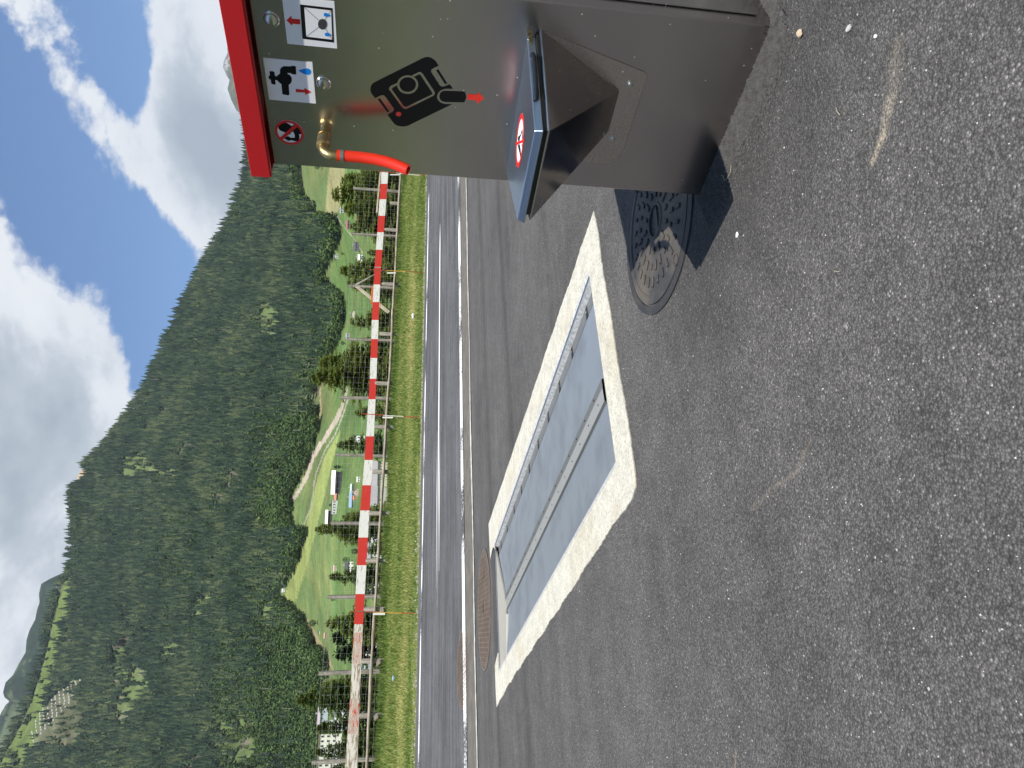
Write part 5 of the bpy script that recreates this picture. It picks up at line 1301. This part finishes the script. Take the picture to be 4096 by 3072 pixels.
stone(2949, 938, .0085, simple('white flake', (.72, .72, .68), .8, var=.1), 'flat round white flake on the asphalt before the manhole cover', sq=(1, 1, .15))
M_straw = simple('dry straw', (.45, .42, .30), .8)
def straw(pts, label):
    P = [ground(x, y, .004 + .008 * math.sin(i * 1.3) ** 2) for i, (x, y) in enumerate(pts)]; mb = MB(); mb.tube(P, .0007, 5)
    return tag(mb.obj('straw', M_straw, loc=P[0]), label, 'straw')
straw([(2925, 655), (2921, 690), (2908, 715), (2897, 722), (2893, 705), (2880, 698)], 'curled dry straw lying at the foot of the steel box')
straw([(3344, 430), (3347, 445), (3360, 460)], 'short greenish straw on the open asphalt')
straw([(3336, 1083), (3345, 1086), (3356, 1087)], 'tiny pale straw on the asphalt beyond the box shadow')
# scattered pale grit
mb = MB()
for i in range(260):
    X = rnd.uniform(2300, 4090); Y = rnd.uniform(-100, 3100); P = ground(X, Y)
    if abs((P - P2) @ be_ - BW / 2) < BW / 2 + .02 and -BD < (P - P2) @ bn < .01: continue
    r = rnd.uniform(.0008, .0020) * (1 + P[1] * .25); a = rnd.random() * 6
    if inpoly(np.array([X]), np.array([Y]), [(2357, 1089), (2468, 1857), (1995, 2688), (1977, 2179)])[0]: continue
    mb.add([P + [r * math.cos(a), r * math.sin(a), 0], P + [r * math.cos(a + 2), r * math.sin(a + 2), 0], P + [r * math.cos(a + 4), r * math.sin(a + 4), 0], P + [0, 0, r * 1.2]], [(0, 1, 3), (1, 2, 3), (2, 0, 3)])
tag(mb.obj('grit', simple('pale grit', (.62, .60, .54), .8, var=.2)), kind='stuff')

# ================================================================== VILLAGE
WALLS = {}
def wm(c, r=.85):
    k = ('w',) + tuple(c)
    if k not in WALLS: WALLS[k] = simple('plaster' if sum(c) > 1.2 else 'timber', c, r, var=.10, scale=.6)
    return WALLS[k]
M_pane = simple('window glass', (.03, .035, .045), .15, var=.1, spec=.8)
M_wframe = simple('window frame', (.70, .68, .62), .6)
def house(name, label, X0, X1, Y0, Y1, wall, roof, kind='gable', rot=0.0, depth=.9, floors=2, nwin=3, roofshare=.38, gablefront=False, extra=None, cat='house', win=M_pane, D=None):
    """X0 roof top, X1 foot, Y0..Y1 sideways extent in the photo; stands on the valley side at its foot"""
    yc = (Y0 + Y1) / 2; C = terr(X1, yc) if D is None else None
    if D is not None:
        a, e = azel(X1, yc); C = np.array([math.sin(a) * D, math.cos(a) * D, EYE + e * D])
    dist = math.hypot(C[0], C[1]); k = dist / FOC * 1.0; Wd = (Y1 - Y0) * k * .98; H = (X1 - X0) * k
    a = math.atan2(C[0], C[1]); f = np.array([-math.sin(a + rot), -math.cos(a + rot), 0]); rt = np.array([-f[1], f[0], 0]) * 1.0
    rt = np.array([math.cos(a + rot), -math.sin(a + rot), 0]); Dp = Wd * depth; hw = H * (1 - roofshare); t = thing(name, label, cat, C)
    C = C.copy(); base = C - [0, 0, 1.5 + .10 * Dp]
    def q(x, y, z): return C + rt * x - f * y + np.array([0, 0, z])      # y away from the viewer
    low = -1.5 - .1 * Dp; mb = MB()
    mb.box8([q(-Wd / 2, 0, low), q(Wd / 2, 0, low), q(Wd / 2, Dp, low), q(-Wd / 2, Dp, low), q(-Wd / 2, 0, hw), q(Wd / 2, 0, hw), q(Wd / 2, Dp, hw), q(-Wd / 2, Dp, hw)])
    if kind == 'gable':
        if gablefront: mb.add([q(-Wd / 2, 0, hw), q(Wd / 2, 0, hw), q(0, 0, H * .98), q(-Wd / 2, Dp, hw), q(Wd / 2, Dp, hw), q(0, Dp, H * .98)], [(0, 1, 2), (3, 5, 4)])
        else: mb.add([q(-Wd / 2, 0, hw), q(-Wd / 2, Dp, hw), q(-Wd / 2, Dp / 2, H * .98), q(Wd / 2, 0, hw), q(Wd / 2, Dp, hw), q(Wd / 2, Dp / 2, H * .98)], [(0, 2, 1), (3, 4, 5)])
    mb.obj('wall', wm(wall), t)
    o = .06 * Wd; th = max(.25, .03 * H); mb = MB()
    if kind == 'gable':
        if gablefront:
            for s in (-1, 1):
                e0, e1 = s * (Wd / 2 + o), 0; z0 = hw - (H - hw) * o / (Wd / 2); pts = [q(e0, -o, z0), q(e1, -o, H), q(e1, Dp + o, H), q(e0, Dp + o, z0)]
                mb.box8(pts + [p + np.array([0, 0, th]) for p in pts])
        else:
            for s in (0, 1):
                y0, z0 = (-o, hw - (H - hw) * o / (Dp / 2)) if s == 0 else (Dp + o, hw - (H - hw) * o / (Dp / 2)); pts = [q(-Wd / 2 - o, y0, z0), q(Wd / 2 + o, y0, z0), q(Wd / 2 + o, Dp / 2, H), q(-Wd / 2 - o, Dp / 2, H)]
                mb.box8(pts + [p + np.array([0, 0, th]) for p in pts])
    elif kind == 'shed':
        pts = [q(-Wd / 2 - o, -o, hw), q(Wd / 2 + o, -o, hw), q(Wd / 2 + o, Dp + o, H), q(-Wd / 2 - o, Dp + o, H)]; mb.box8(pts + [p + np.array([0, 0, th]) for p in pts])
    else:
        pts = [q(-Wd / 2 - o * .3, -o * .3, hw), q(Wd / 2 + o * .3, -o * .3, hw), q(Wd / 2 + o * .3, Dp, hw), q(-Wd / 2 - o * .3, Dp, hw)]; mb.box8(pts + [p + np.array([0, 0, th * 1.5]) for p in pts])
    ro = mb.obj('roof', wm(roof, .6), t)
    if Wd / k > 22 and kind == 'gable':
        mb = MB(); c = q(Wd * .2, Dp * .5, H + .4); mb.box(c, rt * .5, f * .5, (0, 0, 1.1)); mb.obj('chimney', wm((.4, .38, .35)), ro)
    if nwin:
        fh = hw / floors; ww = min(Wd / nwin * .42, fh * .5)
        for i in range(floors):
            for j in range(nwin):
                x = -Wd / 2 + Wd * (j + .5) / nwin; z = fh * (i + .52); mb = MB()
                mb.box(q(x, -.04, z), rt * ww / 2 * 1.2, f * .06, (0, 0, fh * .26)); fr = mb.obj('window', M_wframe, t)
                mb = MB(); mb.box(q(x, -.12, z), rt * ww / 2 * .9, f * .03, (0, 0, fh * .205)); mb.obj('pane', win, fr)
    return t
cream = (.62, .58, .46); white = (.74, .74, .72); brown = (.14, .09, .06); dgrey = (.10, .10, .11); grey = (.26, .26, .27); redb = (.26, .10, .08); blue = (.22, .32, .42)
HOUSES = [
 ('house', 'tiny white gabled house at the forest edge above the tan field', 1208, 1222, 797, 811, white, (.5, .42, .3), dict(gablefront=True, nwin=0)),
 ('barn', 'small grey-blue barn at the lower end of the tan field', 1360, 1373, 829, 852, (.45, .48, .52), grey, dict(nwin=2, floors=1)),
 ('chalet', 'brown chalet with a red-brown roof and pale gable right of the larches', 1385, 1402, 884, 914, brown, redb, dict(gablefront=False, nwin=2, floors=1)),
 ('hut', 'small red hut near the low larch bush', 1425, 1433, 868, 885, (.30, .12, .10), redb, dict(nwin=0)),
 ('chalet', 'dark grey chalet with white-framed windows alone on the meadow', 1415, 1437, 970, 1003, dgrey, (.07, .07, .08), dict(nwin=3, floors=2)),
 ('house', 'white house among the trees at the forest edge', 1268, 1284, 946, 978, white, grey, dict(nwin=2, floors=2)),
 ('house', 'light house with a grey roof below the forest tongue', 1336, 1352, 1016, 1036, (.5, .5, .48), dgrey, dict(nwin=2, floors=1, gablefront=True)),
 ('house', 'whitish house half hidden by the larch near the braced post', 1432, 1452, 1020, 1044, white, (.62, .6, .56), dict(nwin=2, floors=2)),
 ('barn', 'pink-walled meadow barn with a pale gable', 1404, 1418, 1245, 1272, (.60, .52, .45), (.30, .20, .20), dict(nwin=0, gablefront=True)),
 ('house', 'grey-roofed house behind the wispy larch', 1383, 1398, 1334, 1356, (.4, .4, .4), grey, dict(nwin=2, floors=1)),
 ('hut', 'beige hut at the foot of the tall larch', 1372, 1386, 1404, 1424, (.62, .50, .38), (.55, .42, .33), dict(nwin=0, gablefront=True)),
 ('house', 'three-storey white house alone on the green field behind the slim spruce', 1408, 1458, 1744, 1770, white, (.34, .33, .32), dict(nwin=2, floors=3, roofshare=.12, kind='flat')),
 ('barn', 'long barn with a white tarpaulin roof and black wall under the mown strip', 1327, 1366, 1888, 1972, (.03, .03, .035), (.70, .70, .70), dict(nwin=0, roofshare=.30, depth=.3)),
 ('barn', 'low dark annex with a salmon red roof beside the tarpaulin barn', 1338, 1352, 1965, 1998, (.05, .045, .045), (.50, .16, .12), dict(nwin=0, roofshare=.5, depth=.4)),
 ('station_building', 'flat concrete building with dark windows and a white forecourt wall', 1318, 1348, 2003, 2056, (.56, .56, .54), (.08, .08, .09), dict(nwin=5, floors=1, kind='flat', roofshare=.3)),
 ('station_building', 'dark building under a long white wedge roof with a green stripe', 1300, 1328, 2045, 2116, (.06, .05, .05), (.80, .80, .77), dict(nwin=0, kind='shed', roofshare=.45, depth=.35)),
 ('shed', 'white-fronted shed at the tip of the wedge-roofed building', 1302, 1320, 2117, 2137, white, dgrey, dict(nwin=0, roofshare=.3)),
 ('house', 'long house with a blue-grey roof and white glazed front', 1397, 1416, 1972, 2026, white, blue, dict(nwin=5, floors=1, roofshare=.5, depth=.5)),
 ('house', 'low house with a mint green roof next to the blue roof', 1401, 1416, 1938, 1976, (.14, .13, .13), (.42, .56, .50), dict(nwin=4, floors=1, roofshare=.4, depth=.5)),
 ('house', 'orange brick gabled house with dark eaves in front of the blue roof', 1411, 1434, 1957, 1985, (.60, .44, .36), (.10, .09, .09), dict(nwin=3, floors=2, gablefront=True, roofshare=.45)),
 ('shed', 'orange-roofed lean-to beside the brick gabled house', 1412, 1424, 1985, 1998, (.55, .2, .1), (.62, .22, .12), dict(nwin=0, kind='shed')),
 ('shed', 'small white shed left of the brown log stack', 1427, 1440, 1908, 1928, white, (.55, .55, .53), dict(nwin=2, floors=1)),
 ('hotel', 'long cream hotel with grey roofs behind the round rail', 1486, 1532, 1850, 1945, cream, (.22, .21, .22), dict(nwin=9, floors=2, roofshare=.42, depth=.3, D=300)),
 ('hotel', 'grey-roofed hotel wing with pale ground floor left of the long cream hotel', 1484, 1532, 1948, 2016, (.50, .47, .42), (.20, .19, .20), dict(nwin=6, floors=2, roofshare=.45, depth=.35, D=290)),
 ('house', 'white round-ended house by the grey hotel roofs', 1478, 1500, 1990, 2022, white, (.18, .17, .18), dict(nwin=3, floors=2, D=310)),
 ('house', 'white house with glazed white porch behind the log rail', 1470, 1512, 2178, 2236, white, (.24, .24, .25), dict(nwin=4, floors=2, D=300, roofshare=.35)),
 ('house', 'grey-roofed white house right of the glazed porch', 1478, 1512, 2130, 2168, (.6, .6, .58), (.30, .30, .31), dict(nwin=3, floors=2, D=310, roofshare=.45)),
 ('house', 'small glass-fronted house under the tall middle post', 1486, 1506, 2060, 2100, (.55, .60, .58), (.4, .45, .45), dict(nwin=4, floors=1, D=310)),
 ('house', 'white house with a steep black roof beside the round bushes', 1380, 1414, 2248, 2292, (.78, .76, .68), (.05, .05, .055), dict(nwin=3, floors=2, roofshare=.35)),
 ('house', 'white houses cluster seen between rail and plank', 1482, 1502, 2330, 2378, white, (.3, .3, .32), dict(nwin=5, floors=1, D=310)),
 ('hut', 'beige rounded hut with a pink edge on the meadow', 1334, 1346, 2262, 2284, (.56, .44, .34), (.5, .36, .32), dict(nwin=0)),
 ('hut', 'white hut in the forest corner above the mown strip', 1128, 1138, 2354, 2368, (.7, .7, .7), (.6, .6, .6), dict(nwin=0)),
 ('hut', 'yellowish hut beside the solitary round tree', 1272, 1280, 2525, 2537, (.60, .55, .30), (.10, .12, .08), dict(nwin=0)),
 ('hut', 'pink-roofed hut on the golf green edge', 1296, 1306, 2533, 2552, (.35, .25, .2), (.55, .30, .24), dict(nwin=0)),
 ('house', 'cream three-storey building behind the dark spruces', 1448, 1480, 2560, 2640, (.72, .68, .55), (.3, .3, .3), dict(nwin=6, floors=2, kind='flat', roofshare=.08, D=260)),
 ('house', 'blue-walled shed with a red door left of the cream building', 1446, 1480, 2650, 2676, (.42, .52, .58), (.5, .5, .5), dict(nwin=0, kind='flat', roofshare=.1, D=255)),
 ('hotel', 'large white four-storey hotel with a thin dark roof edge', 1341, 1400, 2846, 2916, (.76, .77, .78), (.20, .20, .22), dict(nwin=5, floors=4, kind='flat', roofshare=.04, D=420)),
 ('house', 'white annex left of the large hotel', 1326, 1396, 2880, 2900, (.70, .70, .70), (.3, .3, .3), dict(nwin=1, floors=3, kind='flat', roofshare=.04, D=430)),
 ('house', 'lilac grey roofed chalet above the cone-laden spruce', 1272, 1296, 2838, 2894, (.45, .50, .54), (.36, .31, .33), dict(nwin=4, floors=1, roofshare=.45, D=520)),
 ('hotel', 'white hotel with brown timber window bands and a yellow edge', 1280, 1345, 2952, 3090, (.74, .72, .64), (.25, .17, .12), dict(nwin=9, floors=3, kind='flat', roofshare=.05, D=380)),
 ('house', 'white lower house with black windows under the timber-banded hotel', 1330, 1370, 3010, 3080, white, (.2, .2, .2), dict(nwin=5, floors=1, kind='flat', roofshare=.08, D=330)),
 ('house', 'white house glimpsed below the cone-laden spruce', 1434, 1470, 2805, 2862, white, (.35, .35, .36), dict(nwin=4, floors=2, D=250, roofshare=.2)),
]
for (nm, lab, X0, X1, Y0, Y1, wl, rf, kw) in HOUSES:
    kw = dict(kw); cat = {'station_building': 'building', 'hotel': 'hotel', 'barn': 'barn', 'hut': 'hut', 'chalet': 'chalet', 'shed': 'shed'}.get(nm, 'house')
    house(nm, lab, X0, X1, Y0, Y1, wl, rf, cat=cat, **kw)
# round solitary trees on the meadows
M_meadtree = leaf_mat('meadow tree leaves', [(0.2, (.035, .07, .025)), (.6, (.06, .11, .035)), (.9, (.10, .15, .05))], False)
def round_tree(X, Y, hpx, label, wide=1.0, D=None):
    C = terr(X, Y)
    if D: a, e = azel(X, Y); C = np.array([math.sin(a) * D, math.cos(a) * D, EYE + e * D])
    H = hpx * math.hypot(C[0], C[1]) / FOC; t = thing('round_tree', label, 'tree', C, 'single trees on the meadows'); q = random.Random(int(X * 7 + Y)); V = []; F = []
    for c in range(420):
        v = Vector((q.gauss(0, 1), q.gauss(0, 1), q.gauss(0, 1))).normalized() * q.uniform(.6, 1.0); c_ = Vector((v.x * .36 * wide, v.y * .36 * wide, .58 + v.z * .42)) * H; s = H * .055; b = len(V)
        for k in range(4): V.append(tuple(C + np.array(c_ + Vector((q.uniform(-s, s), q.uniform(-s, s), q.uniform(-s, s))))))
        F += [(b, b + 1, b + 2), (b, b + 2, b + 3)]
    mesh_obj('crown', V, F, M_meadtree, t); mb = MB(); mb.tube([C - [0, 0, 1], C + [0, 0, H * .5]], [H * .04, H * .02], 6); mb.obj('trunk', M_bark, t)
for (X, Y, h_, lab, w) in [(1272, 2492, 34, 'solitary round dark tree on the bright meadow left of the stake', 1.0), (1384, 1372, 22, 'round dark tree next to the grey-roofed house', 1.0), (1378, 1310, 18, 'leafy tree at the forest edge above the pink-walled barn', 1.3), (1428, 2172, 26, 'dark round bush above the second log rail post', 1.1), (1440, 2205, 34, 'taller dark bush right of the steep black roof', .9), (1398, 2238, 26, 'dark leafy tree beside the steep black roof', 1.1),
                          (1370, 1868, 34, 'dark hedge tree behind the low brown field track', .6), (1330, 1004, 20, 'dark tree below the forest tongue', 1.0), (1378, 1015, 14, 'small round bush on the meadow near the light house', 1.1), (1462, 1032, 20, 'dark tree beside the whitish house', 1.2), (1345, 2395, 22, 'small dark tree left of the tall fence post', 1.3), (1336, 2020, 20, 'small tree behind the flat concrete building', .8), (1288, 665, 30, 'dark tree group on the upper meadow beside the box edge', 1.2), (1352, 858, 16, 'low round tree by the grey-blue barn', 1.2)]:
    round_tree(X, Y, h_, lab, w)
# ================================================================== HAZE
def haze():
    m = bpy.data.materials.new('valley haze'); m.use_nodes = True; nt = m.node_tree; nt.nodes.clear()
    out = nt.nodes.new('ShaderNodeOutputMaterial'); v = nt.nodes.new('ShaderNodeVolumePrincipled')
    v.inputs['Color'].default_value = (.82, .90, 1, 1); v.inputs['Density'].default_value = HAZE; v.inputs['Anisotropy'].default_value = 0.2
    nt.links.new(v.outputs[0], out.inputs['Volume'])
    mb = MB(); mb.box8([(-9500, -9500, -13), (9500, -9500, -13), (9500, 9500, -13), (-9500, 9500, -13), (-9500, -9500, 3000), (9500, -9500, 3000), (9500, 9500, 3000), (-9500, 9500, 3000)])
    tag(mb.obj('haze', m), kind='stuff')
haze()
print('done')
